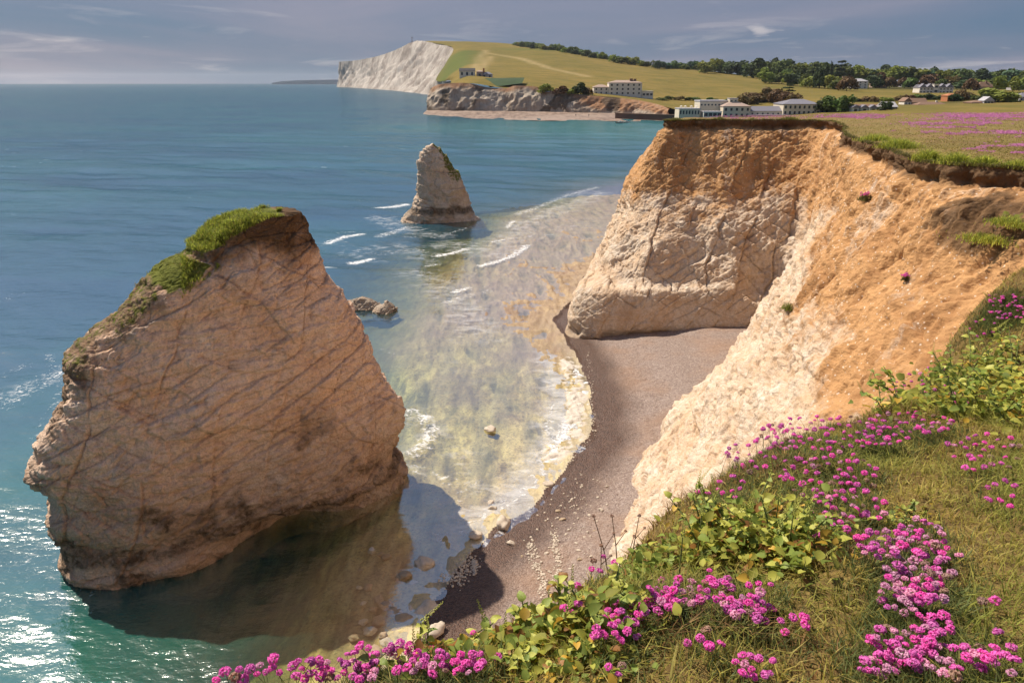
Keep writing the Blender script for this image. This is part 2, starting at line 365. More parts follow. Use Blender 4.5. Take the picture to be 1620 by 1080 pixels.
CLIFF = P2.reshape(nu, nv, 3)

# clifftop sheet behind the rim
outer = [(-6, -40), (220, -40), (220, 340), (90, 340)]
poly = [tuple(p[:2]) for p in RIM] + outer[::1]
poly_np = np.array(poly)
def inside(x, y, pl):
    c = np.zeros(x.shape, bool); j = len(pl) - 1
    for i in range(len(pl)):
        xi, yi = pl[i]; xj, yj = pl[j]
        m = ((yi > y) != (yj > y)) & (x < (xj - xi) * (y - yi) / (yj - yi + 1e-12) + xi); c ^= m; j = i
    return c
gx, gy = np.meshgrid(np.arange(14, 92, .75), np.arange(26, 112, .75)); gx2, gy2 = np.meshgrid(np.arange(-6, 220, 7), np.arange(-40, 340, 7))
qx = np.concatenate([gx.ravel() + rng.uniform(-.25, .25, gx.size), gx2.ravel() + .01]); qy = np.concatenate([gy.ravel() + rng.uniform(-.25, .25, gx.size), gy2.ravel() + .013])
rimd = np.full(qx.shape, 1e9)
for k in range(0, nu, 3): rimd = np.minimum(rimd, np.hypot(qx - RIM[k, 0], qy - RIM[k, 1]))
keep = inside(qx, qy, poly) & (rimd > .35); qx, qy = qx[keep], qy[keep]
vin = [Vector(p) for p in poly] + [Vector((a, b)) for a, b in zip(qx, qy)]
npoly = len(poly)
rv, re_, rf, *_ = geometry.delaunay_2d_cdt(vin, [], [list(range(npoly))], 1, 1e-5)
rv = np.array([(v.x, v.y) for v in rv]); rf = np.array([f for f in rf if len(f) == 3])
cz = Gn(rv[:, 0], rv[:, 1])
a, b, c = rv[rf[:, 0]], rv[rf[:, 1]], rv[rf[:, 2]]
cr = (b[:, 0] - a[:, 0]) * (c[:, 1] - a[:, 1]) - (b[:, 1] - a[:, 1]) * (c[:, 0] - a[:, 0]); rf[cr < 0] = rf[cr < 0][:, ::-1]
# worn paths and bare turf
pth = polydist(rv[:, 0], rv[:, 1], [(24, 60), (33, 66), (50, 72), (90, 76)])
m, nt, bs = new_mat('clifftop_turf'); co = nt.co()
n1 = nt.noise(co, .18, 5, .6); n2 = nt.noise(co, 1.4, 7, .7); n3 = nt.noise(co, 9, 5, .7)
c1 = nt.mix(nt.ramp(n1, [(.35, 0.), (.65, 1.)]), (.19, .135, .052), (.27, .20, .072)); c1 = nt.mix(nt.ramp(n2, [(.42, 0.), (.66, .6)]), c1, (.16, .15, .04))
c1 = nt.mix(nt.ramp(n3, [(.3, .5), (.5, 0.)]), c1, (.12, .07, .035)); c1 = nt.mix(nt.ramp(nt.noise(nt.map(co, (.25, .6, 1)), 1.0, 6, .7), [(.48, 0.), (.66, .7)]), c1, (.30, .17, .10))
nt.set(bs, 'Base Color', c1); nt.set(bs, 'Roughness', .95); nt.set(bs, 'Specular IOR Level', .1); nt.set(bs, 'Normal', nt.bump(nt.math('ADD', n3, n2), .6, .15))
M['turf'] = m
tag(link('clifftop_ground', np_mesh('clifftop', np.column_stack([rv, cz]), rf), M['turf']), kind='structure')

# ------------------------------------------------------------------ sea stacks
def stack_mesh(name, e1, org, left, right, yb, front_lean, depth, beds, nth=640, nz=250, seed=0, amp=1.0, undercut=None, zmin=-1.6, pw=3.2, blocks=(1.5, 1.5, .8), extra=None, edges=(.5, .5)):
    """free-standing rock: left/right = outline points (px, py) lying on the vertical plane through org along e1"""
    e1 = np.array((*e1, 0.)); e1 /= np.linalg.norm(e1); e2 = np.array((-e1[1], e1[0], 0.)); org = np.array((*org, 0.))
    def conv(pts, fr_b):
        o = []; zt = max(PY(p[0], p[1], org[1])[2] for p in pts)
        for px, py in pts:      # the outline is drawn by the edge of the section that lies fr_b of the way back
            r = ray(px, py); C0 = np.array((0, 0, H)); yy = yb
            for _ in range(3):
                t = ((org + e2 * yy - C0) @ e2) / (r @ e2); q = C0 + r * t; ff = np.clip(q[2] / zt, 0, 1); yy = front_lean(ff) + (fr_b(ff) if callable(fr_b) else fr_b) * depth(ff)
            o.append(((q - org) @ e1, q[2]))
        o = np.array(o); return o[np.argsort(o[:, 1])]
    Lf, Rt = conv(left, edges[0]), conv(right, edges[1])
    ztop = max(Lf[-1, 1], Rt[-1, 1])
    t = np.linspace(0, 1, nz); zs = zmin + (ztop - zmin) * (1 - (1 - t) ** 1.15)
    sl, sr = np.interp(zs, Lf[:, 1], Lf[:, 0]), np.interp(zs, Rt[:, 1], Rt[:, 0])
    k = np.ones(5) / 5; pad = lambda a: np.convolve(np.pad(a, 2, 'edge'), k, 'valid'); sl, sr = pad(sl), pad(sr)
    th = np.linspace(0, 2 * np.pi, nth, endpoint=False); th = th - .35 * np.sin(2 * th) * 0
    c, s = np.cos(th), np.sin(th)
    cx = np.sign(c) * np.abs(c) ** (2 / pw); sx = np.sign(s) * np.abs(s) ** (2 / pw)
    f = np.clip(zs / ztop, 0, 1); fr = front_lean(f); bk = fr + np.maximum(depth(f), .05)
    mid, half = (sl + sr) / 2, np.maximum((sr - sl) / 2, .02)
    S = mid[None] + cx[:, None] * half[None]; D = ((fr + bk) / 2)[None] + sx[:, None] * ((bk - fr) / 2)[None]
    if undercut is not None: D = D + undercut(S, zs[None], (S - sl) / np.maximum(sr - sl, .1)) * np.clip(-sx[:, None], 0, 1)
    Pg = org + S[..., None] * e1 + D[..., None] * e2; Pg[..., 2] = zs[None]
    G1 = np.concatenate([Pg[-3:], Pg, Pg[:3]], 0); Nn = grid_normals(G1)[3:-3]
    ctr = np.stack([org + m_ * e1 + q_ * e2 + np.array((0, 0, z_)) for m_, q_, z_ in zip(mid, (fr + bk) / 2, zs)])
    if ((Pg - ctr[None]) * Nn)[:, : nz // 2].sum() < 0: Nn = -Nn
    Pf = Pg.reshape(-1, 3); dd, ckk = rock_disp(Pf + seed, beds, amp, blocks, .16, .12)
    taper = np.repeat(np.clip(half / 1.2, .12, 1)[None], nth, 0).ravel()
    if extra is not None: dd = dd + extra(Pf, S.ravel(), D.ravel())
    Pf = Pf + Nn.reshape(-1, 3) * (dd * taper)[:, None]
    Pf = Pf.reshape(nth, nz, 3); Pf[:, -1] = Pf[:, -2].mean(0); Pf = Pf.reshape(-1, 3)
    Fq = grid_faces(nth, nz, True); cap = np.array([[i * nz + nz - 1 for i in range(nth)]])
    return Pf, Fq, ckk, S.ravel(), D.ravel(), Nn.reshape(-1, 3), (nth, nz)
def rot2(v): return v
BL = [(120, 1010), (120, 955), (112, 925), (78, 893), (62, 855), (72, 828), (70, 805), (34, 772), (38, 745), (50, 722), (50, 695), (72, 668), (88, 640), (98, 600), (104, 562), (128, 538), (150, 515), (172, 498), (210, 462), (250, 435), (294, 406), (298, 385), (322, 363), (352, 347), (392, 335), (430, 331)]
BR = [(650, 850), (652, 815), (655, 790), (655, 770), (650, 738), (634, 720), (640, 700), (648, 660), (644, 635), (624, 606), (604, 578), (590, 545), (572, 508), (548, 478), (528, 440), (511, 402), (494, 372), (481, 343), (476, 338)]
def uc(S, z, t):    # sea notch under the right half of the face
    return 2.0 * np.exp(-((t - .60) / .16) ** 2) * sstep(1.6, -.2, z - .3 * t) + .4 * sstep(1.4, .1, z) * sstep(.28, .45, t)
def big_extra(Pf, S, D):
    toe = .35 * np.exp(-(((Pf[:, 2] - .2) / .5) ** 2)) * sstep(8, 4, S)         # foot ledge at the left
    return toe - .35 * np.exp(-((Pf[:, 2] - 1.7) / .5) ** 2) * sstep(9, 3, S)
Pf, Fq, ck, Sv, Dv, Nv, (a1, b1) = stack_mesh('stack', (.863, .505), (-21.2, 29.76), BL, BR, .8, lambda f: .2 + 1.6 * f ** 1.5, lambda f: 8.5 - 5.2 * f ** 1.2,
    [((-.42, -.25, 1), 1.05, .11), ((.55, .5, 1), 1.9, .10), ((.8, .6, -.35), 2.9, .12), ((-.15, -.1, 1), .55, .02)], nth=1000, nz=330, blocks=(2.2, 2.2, .9), undercut=uc, extra=big_extra, seed=3.0, edges=(lambda f: .08 + .60 * float(sstep(.05, .55, f)), .30), pw=2.8)
z = Pf[:, 2]; nzv = Nv[:, 2]
edge = np.clip(sstep(2.6, .3, PZ(0, 131, 0)[2] * 0 + (17.9 - z) - .0), 0, 1)
lid = sstep(.22, .62, nzv + .22 * fbm(Pf * .8, 3)) * sstep(8.5, 12, z) * sstep(.35, -.05, Nv[:, 0]) * (.12 + .88 * sstep(5.6, 7.2, Sv))
under = sstep(3.3, 1.0, (17.9 - z) + 1.3 * fbm(Pf * .55 + 4, 4)) * sstep(5, 8.5, Sv)
rimb = np.zeros(len(Pf)); g2 = lid.reshape(a1, b1)
sb = np.clip(((Sv - Sv.min()) / .25).astype(int), 0, 200); tz = np.full(201, -9.); np.maximum.at(tz, sb, z); topz = tz[sb]
rimb = sstep(1.5, .3, (topz - z) + 1.2 * fbm(Pf * .7 + 14, 4)) * sstep(7, 9, z) * sstep(13.5, 11.5, Sv)
stain = np.clip(.46 * sstep(8.5, 2, z + 1.5 * fbm(Pf * .3 + 5, 3)) + .85 * sstep(2.9, .9, z + 1.2 * fbm(Pf * np.array((.35, .35, .8)) + 21, 4)) * sstep(.75, 1.4, z) + .5 * sstep(.25, .6, fbm(Pf * .45 + 77, 4)) * sstep(9, 5, z), 0, 1)
me = np_mesh('sea_stack', Pf, Fq, dict(soil=.28 * sstep(9, 15, z) + .1, crack=ck, stain=stain, turf=np.clip(np.maximum(under, rimb * .8) * (1 - lid * .5), 0, 1), moss=np.clip(lid * 1.1 + rimb * .36, 0, 1.2)))
BIG = (Pf, Nv, Fq)
tag(link('sea_stack', me, M['stack']), 'huge tilted brown chalk stack with green grass on top, nearest in the water', 'sea stack')
SL = [(632, 362), (633, 352), (637, 340), (650, 325), (654, 308), (658, 285), (661, 262), (666, 244), (676, 231), (684, 227)]
SR = [(768, 362), (764, 354), (753, 340), (742, 320), (731, 294), (718, 268), (706, 248), (694, 233), (686, 228)]
Pf, Fq, ck, Sv, Dv, Nv, _ = stack_mesh('stack2', (1, .12), (-20, 131), SL, SR, 1.0, lambda f: .2 + 1.8 * f, lambda f: 8 - 6.3 * f,
    [((.15, -.1, 1), 1.3, .3), ((.6, .3, .9), 2.0, .25)], nth=300, nz=130, seed=40.0, pw=2.3, blocks=(2.4, 2.4, 1.5), amp=1.2, edges=(.5, .35))
z = Pf[:, 2]
me = np_mesh('stack2', Pf, Fq, dict(soil=np.full(len(z), .15), crack=ck * .8, stain=.9 * sstep(3.1, 2.3, z + .6 * fbm(Pf * .5, 3)) * sstep(.9, 1.9, z + .4 * fbm(Pf * .7, 3)), turf=0 * z, moss=.6 * sstep(.2, .6, Nv[:, 0] + .15 * fbm(Pf, 3)) * sstep(5, 8, z)))
tag(link('sea_stack', me, M['farstack']), 'small pointed chalk stack standing alone in the sea, dark band at its foot', 'sea stack')
for nm, lf, rt, e, yb_ in [('reef', [(532, 494), (536, 482), (546, 477), (558, 472), (570, 470)], [(612, 494), (608, 488), (600, 480), (588, 473), (576, 470)], 79.0, 2.2), ('reef', [(590, 495), (596, 486), (608, 479)], [(632, 495), (629, 485), (616, 476), (612, 476)], 77.6, 1.8)]:
    x0 = PZ(lf[0][0], 488)[0]
    Pf, Fq, ck, Sv, Dv, Nv, _ = stack_mesh(nm, (1, -.05), (x0, e), lf, rt, .3, lambda f: .1 + 1.2 * f, lambda f: 3 - 2.2 * f, [((.3, -.5, 1), .6, .45), ((-.8, .3, .6), .9, .45)], nth=160, nz=50, seed=x0, blocks=(1.0, 1.0, .6), amp=.7, zmin=-.8, pw=2.2)
    z = Pf[:, 2]
    o = tag(link('reef_rock', np_mesh(nm, Pf, Fq, dict(soil=0 * z + .2, crack=ck, stain=.5 + 0 * z, turf=0 * z, moss=0 * z)), M['farstack']),
        'jagged low reef rock beside the tall stack, larger left one of the pair' if e == 79.0 else 'flat low reef rock just right of the jagged reef rock', 'rock')

# ------------------------------------------------------------------ shore: beach shingle and sea bed
SHORE = [tuple(PZ(*p)[:2]) for p in [(640, 1150), (665, 1040), (685, 980), (730, 905), (770, 862), (862, 788), (905, 740), (942, 690), (944, 640), (936, 600), (915, 560), (893, 528)]]
SHORE = [(-7.5, 14)] + SHORE + [(4.5, 75), (8.3, 84), (9.5, 92), (18, 104), (60, 140)]
EDGE = [tuple(PZ(*p)[:2]) for p in [(450, 1180), (455, 1000), (500, 860), (590, 640), (600, 520), (640, 450), (690, 390), (800, 335), (930, 292), (990, 285)]] + [(60, 230)]
def bed(x, y):
    sh = x.shape; q = xy0(x, y)
    d = polydist(x, y, SHORE) + .5 * pn(q * .35).reshape(sh) + .18 * pn(q * 1.3).reshape(sh)   # >0 on the beach
    e = -polydist(x, y, EDGE) + 1.5 * pn(q * .15 + 5).reshape(sh) + 7.0 * sstep(80, 115, y) * fbm(q * .045 + 2, 3).reshape(sh)                             # >0 beyond the reef
    strata = ridge(np.stack([q[:, 0] * .55 + q[:, 1] * .04, q[:, 1] * .11, q[:, 2]], 1), 3).reshape(sh)
    cross = ridge(np.stack([q[:, 0] * .10, q[:, 1] * .5, q[:, 2] + 4], 1), 3).reshape(sh)
    lump = pn(q * .5 + 9).reshape(sh) * .6 + pn(q * 1.7 + 3).reshape(sh) * .3
    far = sstep(64, 84, y)
    sea = -.10 - .055 * np.minimum(-d, 9) + (.17 * strata + .10 * cross) * (.6 + .7 * far) + .18 * lump + .02 * far + .02 * sstep(66, 80, y)
    sea = sea - 5.5 * sstep(-3 - 9 * far, 15 + 22 * far, e) - .5 * sstep(-6, 1, e)
    bz = .10 * np.minimum(d, 15) + .08 * np.sin(d * 1.1 + pn(q * .2).reshape(sh)) * sstep(2, 6, d) + .03 * pn(q * 1.1).reshape(sh) - .11 * np.clip(pn(q * 2.1 + 4).reshape(sh), 0, 1) * sstep(1.5, 4, d)
    k = sstep(-.4, .25, d)
    # chalk shelf breaking the surface along the waterline
    ax, ay = PZ(905, 690)[:2]; bx, by = PZ(900, 570)[:2]
    shelf = np.exp(-(np.abs(polydist(x, y, [(PZ(872, 722)[0], PZ(872, 722)[1]), (ax, ay), (PZ(912, 630)[0], PZ(912, 630)[1]), (bx, by)])) / 1.0) ** 2)
    shelf = shelf * sstep(-.15, .5, pn(q * .5 + 20).reshape(sh) + .8 * fbm(q * 1.6 + 2, 3).reshape(sh) + .15)
    z = sea * (1 - k) + bz * k
    z = np.maximum(z, z * (1 - shelf) + shelf * (.06 + .20 * np.abs(pn(q * 1.1 + 6).reshape(sh)) + .16 * fbm(q * 2.6, 3).reshape(sh)))
    return z, d, e, shelf, strata, cross
xs = np.concatenate([np.arange(-34, -12, .4), np.arange(-12, 12, .11), np.arange(12, 40, .4)]); ys = np.concatenate([np.arange(12, 26, .5), np.arange(26, 60, .11), np.arange(60, 100, .2), np.arange(100, 170, .6)])
X, Y = np.meshgrid(xs, ys, indexing='ij'); Zb, Db, Eb, Sh, Str, Crs = bed(X, Y)
Vb = np.stack([X, Y, Zb], -1).reshape(-1, 3); Fb = grid_faces(len(xs), len(ys))
fd = Db.ravel()[Fb].mean(1); isb = fd > -.35
at = dict(strata=Str.ravel(), cross=Crs.ravel(), shore=Db.ravel(), shelf=Sh.ravel(), deep=np.clip(-Zb.ravel(), 0, 9))
def sub(Fs):
    idx = np.unique(Fs); mp = np.zeros(len(Vb), int); mp[idx] = np.arange(len(idx)); return idx, mp[Fs]
m, nt, bs = new_mat('shingle'); co = nt.co()
n1 = nt.noise(co, .25, 4); n2 = nt.noise(co, 3.5, 6, .65); v1 = nt.vor(co, 13, 'F1', 'Color'); vd = nt.vor(co, 13, 'F1'); v2 = nt.vor(co, 4.1, 'F1')
sepc = nt.add('ShaderNodeSeparateColor', {0: v1}).outputs[0]
dry = nt.mix(sepc, (.20, .145, .125), (.40, .32, .275)); dry = nt.mix(nt.ramp(n1, [(.45, 0.), (.68, .55)]), dry, (.33, .20, .125)); dry = nt.mix(nt.ramp(n2, [(.35, .35), (.6, 0.)]), dry, (.15, .09, .06))
dry = nt.mix(nt.ramp(nt.vor(co, 6.3, 'F1'), [(.05, .8), (.09, 0.)]), dry, (.66, .58, .48))
sd_ = nt.math('ADD', nt.attr('shore'), nt.math('MULTIPLY', nt.math('SUBTRACT', n1, .5), 1.0))
wet = nt.ramp(nt.math('MULTIPLY', sd_, .2), [(.30, 1.), (.72, 0.)])
cw = nt.mix(sepc, (.050, .028, .020), (.14, .080, .055)); cw = nt.mix(nt.ramp(nt.vor(co, 6.3, 'F1'), [(.04, .6), (.08, 0.)]), cw, (.5, .42, .34))
cc = nt.mix(wet, dry, cw)
ch = nt.ramp(nt.math('ADD', nt.attr('shelf'), nt.math('MULTIPLY', nt.math('SUBTRACT', n2, .5), .6)), [(.28, 0.), (.42, 1.)])
cc = nt.mix(ch, cc, nt.mix(n2, (.42, .35, .27), (.72, .64, .53)))
nt.set(bs, 'Base Color', cc); nt.set(bs, 'Roughness', nt.ramp(wet, [(0., .9), (1., .45)])); nt.set(bs, 'Specular IOR Level', .3)
nt.set(bs, 'Normal', nt.bump(nt.math('ADD', nt.math('MULTIPLY', vd, -1.0), nt.math('MULTIPLY', n2, 1.5)), .55, .10)); M['shingle'] = m
m, nt, bs = new_mat('sea_bed_rock'); co = nt.co()
n1 = nt.noise(co, .12, 5, .6); n2 = nt.noise(nt.map(co, (1, .35, 1)), 1.3, 7, .65, .4); n3 = nt.noise(co, 5, 6, .7)
cc = nt.mix(nt.ramp(n2, [(.34, 0.), (.64, 1.)]), (.26, .18, .06), (.78, .60, .25))
cc = nt.mix(nt.ramp(nt.noise(nt.map(co, (1.0, .22, 1)), .55, 6, .6, .6), [(.48, 0.), (.62, .7)]), cc, (.11, .095, .035))
cc = nt.mix(nt.ramp(n1, [(.46, 0.), (.64, .6)]), cc, (.19, .115, .085))
cc = nt.mix(nt.ramp(nt.noise(nt.map(co, (.9, .07, 1), rot=(0, 0, -.12)), 1.0, 6, .6, .3), [(.46, .0), (.62, .6)]), cc, nt.mix(n3, (.34, .27, .12), (.66, .54, .31)))
cc = nt.mix(nt.ramp(n3, [(.32, .7), (.5, 0.)]), cc, (.06, .045, .025))
cc = nt.mix(nt.ramp(nt.math('ADD', nt.math('MULTIPLY', nt.attr('shore'), -.1), nt.math('MULTIPLY', n2, .3)), [(.16, .6), (.34, 0.)]), cc, nt.mix(n3, (.50, .43, .30), (.80, .72, .55)))
yy_ = nt.add('ShaderNodeSeparateXYZ', {0: co}).outputs[1]
farb = nt.ramp(nt.math('ADD', nt.math('MULTIPLY', yy_, .01), nt.math('MULTIPLY', nt.math('SUBTRACT', n1, .5), .25)), [(.55, 0.), (.72, 1.)])
cc = nt.mix(nt.math('MULTIPLY', farb, .72), cc, nt.mix(n2, (.15, .085, .065), (.44, .30, .20)))
cc = nt.mix(nt.ramp(nt.attr('strata'), [(.0, .75), (.5, 0.)]), cc, (.10, .072, .04))
cc = nt.mix(nt.math('MULTIPLY', nt.ramp(nt.attr('strata'), [(1.15, 0.), (1.5, .8)]), 1.0), cc, (.66, .54, .34))
ch = nt.ramp(nt.math('ADD', nt.attr('shelf'), nt.math('MULTIPLY', nt.math('SUBTRACT', n2, .5), .6)), [(.25, 0.), (.6, 1.)])
cc = nt.mix(ch, cc, nt.mix(n3, (.46, .39, .31), (.74, .67, .58)))
nt.set(bs, 'Base Color', cc); nt.set(bs, 'Roughness', .8); nt.set(bs, 'Normal', nt.bump(nt.math('ADD', n2, n3), .7, .15)); M['seabed'] = m
for nm, Fs, mt in (('beach', Fb[isb], M['shingle']), ('sea_bed', Fb[~isb], M['seabed'])):
    idx, Fm = sub(Fs); tag(link(nm, np_mesh(nm, Vb[idx], Fm, {k: v[idx] for k, v in at.items()}), mt), kind='structure')

# ------------------------------------------------------------------ sea
az = np.concatenate([np.radians(np.arange(-180, -44, 8)), np.radians(np.arange(-44, 30, .2)), np.radians(np.arange(30, 180.1, 8))])
rr = np.concatenate([[2.0, 10.0], np.geomspace(18, 400, 430), np.geomspace(406, 15500, 120)])
A_, R_ = np.meshgrid(az, rr, indexing='ij'); X, Y = R_ * np.sin(A_), R_ * np.cos(A_)
nearm = (R_ < 230); Zb = np.full(X.shape, -7.0); Db = np.full(X.shape, -60.0); Eb = np.full(X.shape, 40.0); Sh = np.zeros(X.shape)
zb, db, eb, shv, _, _ = bed(X[nearm], Y[nearm]); Zb[nearm] = zb; Db[nearm] = db; Eb[nearm] = eb; Sh[nearm] = shv
dep = np.maximum(-Zb, 0)
FO = [  # foam: crest lines as pixel polylines on the water, half-width in metres, strength
 ([(600, 329), (625, 326), (642, 322)], 1.6, 1.0), ([(600, 372), (625, 362), (645, 358)], 1.5, .7), ([(520, 382), (545, 374), (572, 368)], 1.1, 1.0), ([(535, 366), (560, 364)], .8, .6), ([(558, 414), (584, 408)], 1.0, 1.1),
 ([(820, 338), (845, 330), (868, 320), (900, 308), (945, 296)], 1.6, .62), ([(690, 404), (715, 400), (740, 394)], .9, 1.0), ([(762, 420), (790, 412), (815, 402), (835, 388)], 1.0, .9),
 ([(640, 372), (690, 374), (740, 360), (757, 356)], .8, .55), ([(802, 360), (812, 350)], .7, .9), ([(600, 400), (660, 392), (700, 405)], 1.6, .45), ([(780, 382), (800, 378)], .6, .9), ([(720, 462), (740, 456)], .8, .9), ([(705, 478), (730, 470), (770, 462)], 1.2, .5), ([(675, 420), (690, 418)], .7, .8),
 ([(652, 652), (674, 664), (684, 684), (672, 704), (648, 722)], 1.0, .72), ([(0, 640), (50, 610), (98, 585)], 1.8, .55), ([(0, 590), (40, 575)], 1.2, .4), ([(0, 470), (30, 462)], 1.2, .35),
 ([(640, 740), (700, 760), (740, 770)], 1.3, .42), ([(660, 770), (730, 790)], 1.0, .35), ([(870, 640), (872, 700), (850, 760), (800, 800), (730, 838), (700, 850)], .95, .62), ([(905, 575), (925, 610), (915, 650), (893, 690), (870, 730)], 1.05, .95), ([(640, 690), (660, 600)], .6, .3),
 ([(40, 880), (120, 960)], 1.4, .35), ([(0, 930), (60, 990)], 1.3, .3), ([(20, 800), (50, 850)], .9, .4), ([(80, 560), (100, 620), (60, 690)], .8, .4), ([(700, 380), (760, 430), (760, 520)], 3.0, .25), ([(860, 350), (940, 345), (990, 330)], 2.5, .35), ([(340, 404), (400, 398)], 1.0, .3),
 ([(470, 408), (500, 420), (530, 425)], 1.5, .3), ([(600, 548), (640, 580)], 1.0, .25), ([(440, 180), (470, 178)], 3.0, 0.)]
foam = np.zeros(X.shape); xx, yy = X[nearm], Y[nearm]; fo = np.zeros(xx.shape)
for pl, wd, stg in FO:
    if stg: fo = np.maximum(fo, stg * np.exp(-(np.abs(polydist(xx, yy, [tuple(PZ(*p)[:2]) for p in pl])) / wd) ** 2))
foam[nearm] = fo
foam = np.maximum(foam, .5 * sstep(-1.1, -.1, Db) * (Zb > -1))
WA = [([(560, 400), (620, 385), (690, 410)], 5, .5), ([(650, 430), (720, 470), (760, 530)], 4.5, .55), ([(700, 385), (780, 400), (840, 350), (950, 305)], 5.5, .6), ([(600, 345), (640, 360), (700, 372)], 4, .6), ([(870, 560), (890, 640), (870, 720), (800, 800), (720, 840)], 2.2, .85), ([(660, 660), (720, 720), (780, 790)], 2.6, .45), ([(640, 740), (700, 800)], 1.6, .5), ([(850, 380), (930, 350)], 5, .45), ([(700, 570), (760, 600)], 2.5, .35), ([(10, 620), (90, 590)], 3, .45), ([(20, 900), (110, 985)], 2.5, .35), ([(520, 380), (590, 410)], 4, .4), ([(0, 450), (60, 500)], 3, .25)]
wash = np.zeros(X.shape); wo_ = np.zeros(xx.shape)
for pl, wd, stg in WA: wo_ = np.maximum(wo_, .78 * stg * np.exp(-(np.abs(polydist(xx, yy, [tuple(PZ(*p)[:2]) for p in pl])) / wd) ** 2))
wash[nearm] = wo_
# waves: sum of travelling crests; calm over the reef
wv = np.zeros(X.shape); wd0 = -2.15
rg = np.random.default_rng(11)
for k in range(34):
    L = 1.3 * 1.115 ** k; a = wd0 + rg.normal(0, .55); ph = rg.uniform(0, 6.28); arg = (X * np.cos(a) + Y * np.sin(a)) * 2 * np.pi / L + ph
    amp = .0062 * L ** .85 * np.exp(-(R_ / (L * 95)) ** 2)
    wv += amp * (1 - 2 * np.abs(np.sin(arg / 2))) if k % 3 == 0 else amp * np.sin(arg)
patch = .55 + .6 * np.clip(fbm(xy0(X, Y, .02), 3).reshape(X.shape) + .5, 0, 1.2)
calm = .16 + .84 * sstep(.5, 3.5, dep)
Zw = wv * calm * patch * .8
ww = .16 * np.exp(-(np.abs(polydist(X[nearm], Y[nearm], [tuple(PZ(*p)[:2]) for p in [(652, 652), (674, 664), (684, 684), (672, 704), (648, 722)]])) / .8) ** 2); Zw[nearm] += ww
Zw = np.where(Db > 0, Zw - .3 * sstep(0, 3, Db), Zw)
Zw = Zw - R_ ** 2 / (2 * 7.4e6)
Vw = np.stack([X, Y, Zw], -1).reshape(-1, 3); Fw = grid_faces(len(az), len(rr))
# no water under the land
fc = Db.ravel()[Fw].min(1); ok = fc < 2.5
ok &= ~((Vw[Fw[:, 0], 0] > 10) & (Vw[Fw[:, 0], 1] < 60))
Fw = Fw[ok][:, ::-1]
idx = np.unique(Fw); mp = np.zeros(len(Vw), int); mp[idx] = np.arange(len(idx))
m, nt, bs = new_mat('sea_water'); nt.n.remove(bs); co = nt.co(); geo = nt.add('ShaderNodeNewGeometry')
dp = nt.attr('depth'); fm = nt.attr('foam'); rad = nt.attr('range')
nb = nt.noise(nt.map(co, (.010, .016, 1)), 1.0, 5, .6); nb2 = nt.noise(nt.map(co, (.05, .09, 1)), 1.0, 4, .6)
fo1 = nt.noise(nt.map(co, (1, 1, .2)), 1.7, 7, .72, .8); fo2 = nt.vor(nt.map(co, (1, 1, .2)), 2.6, 'DISTANCE_TO_EDGE'); 
# wavelets
w1 = nt.noise(nt.map(co, (.55, 1.15, 1), rot=(0, 0, .55)), 1.0, 3, .55, .3); w2 = nt.noise(nt.map(co, (2.4, 4.0, 1), rot=(0, 0, .3)), 1.0, 4, .6, .3); w3 = nt.noise(nt.map(co, (.10, .24, 1), rot=(0, 0, .5)), 1.0, 4, .6)
deepf = nt.ramp(nt.math('MULTIPLY', dp, .25), [(.1, .25), (.7, 1.)])
hw = nt.math('ADD', nt.math('ADD', nt.math('MULTIPLY', w1, .34), nt.math('MULTIPLY', w2, .15)), nt.math('ADD', nt.math('MULTIPLY', w3, .55), nt.math('MULTIPLY', nt.noise(nt.map(co, (.24, .5, 1), rot=(0, 0, .45)), 1.0, 3, .6), .5)))
nrm = nt.bump(nt.math('MULTIPLY', hw, deepf), .38, .5)
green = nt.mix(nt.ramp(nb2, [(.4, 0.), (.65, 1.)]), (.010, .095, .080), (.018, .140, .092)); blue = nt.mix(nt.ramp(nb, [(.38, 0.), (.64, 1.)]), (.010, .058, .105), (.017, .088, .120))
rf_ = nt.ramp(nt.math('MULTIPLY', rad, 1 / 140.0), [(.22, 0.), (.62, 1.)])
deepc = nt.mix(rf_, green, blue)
deepc = nt.mix(nt.math('MULTIPLY', nt.ramp(nt.attr('lagoon'), [(.0, 0.), (1., 1.)]), .7), deepc, (.05, .16, .15))
body = nt.add('ShaderNodeBsdfDiffuse', {'Color': deepc})
tint = nt.add('ShaderNodeCombineColor', {0: nt.math('POWER', .84, dp), 1: nt.math('POWER', .92, dp), 2: nt.math('POWER', .74, dp)}).outputs[0]
tr = nt.add('ShaderNodeBsdfTransparent', {'Color': tint})
opa = nt.math('SUBTRACT', 1.0, nt.math('POWER', 2.718, nt.math('MULTIPLY', nt.math('POWER', nt.math('MULTIPLY', dp, .36), 2.0), -1.0)))
inner = nt.add('ShaderNodeMixShader', {0: opa}); nt.l.new(tr.outputs[0], inner.inputs[1]); nt.l.new(body.outputs[0], inner.inputs[2])
gl = nt.add('ShaderNodeBsdfGlossy', {'Color': (1, 1, 1), 'Roughness': nt.ramp(deepf, [(.25, .05), (1., .12)]), 'Normal': nrm})
fr = nt.add('ShaderNodeFresnel', {'IOR': 1.33, 'Normal': nrm}).outputs[0]
frc = nt.math('MINIMUM', nt.math('MULTIPLY', fr, .62), .32)
surf = nt.add('ShaderNodeMixShader', {0: frc}); nt.l.new(inner.outputs[0], surf.inputs[1]); nt.l.new(gl.outputs[0], surf.inputs[2])
fofac = nt.ramp(nt.math('ADD', fm, nt.math('ADD', nt.math('MULTIPLY', nt.math('SUBTRACT', fo1, .5), 2.6), nt.math('MULTIPLY', fo2, -.9))), [(.42, 0.), (.95, .88)])
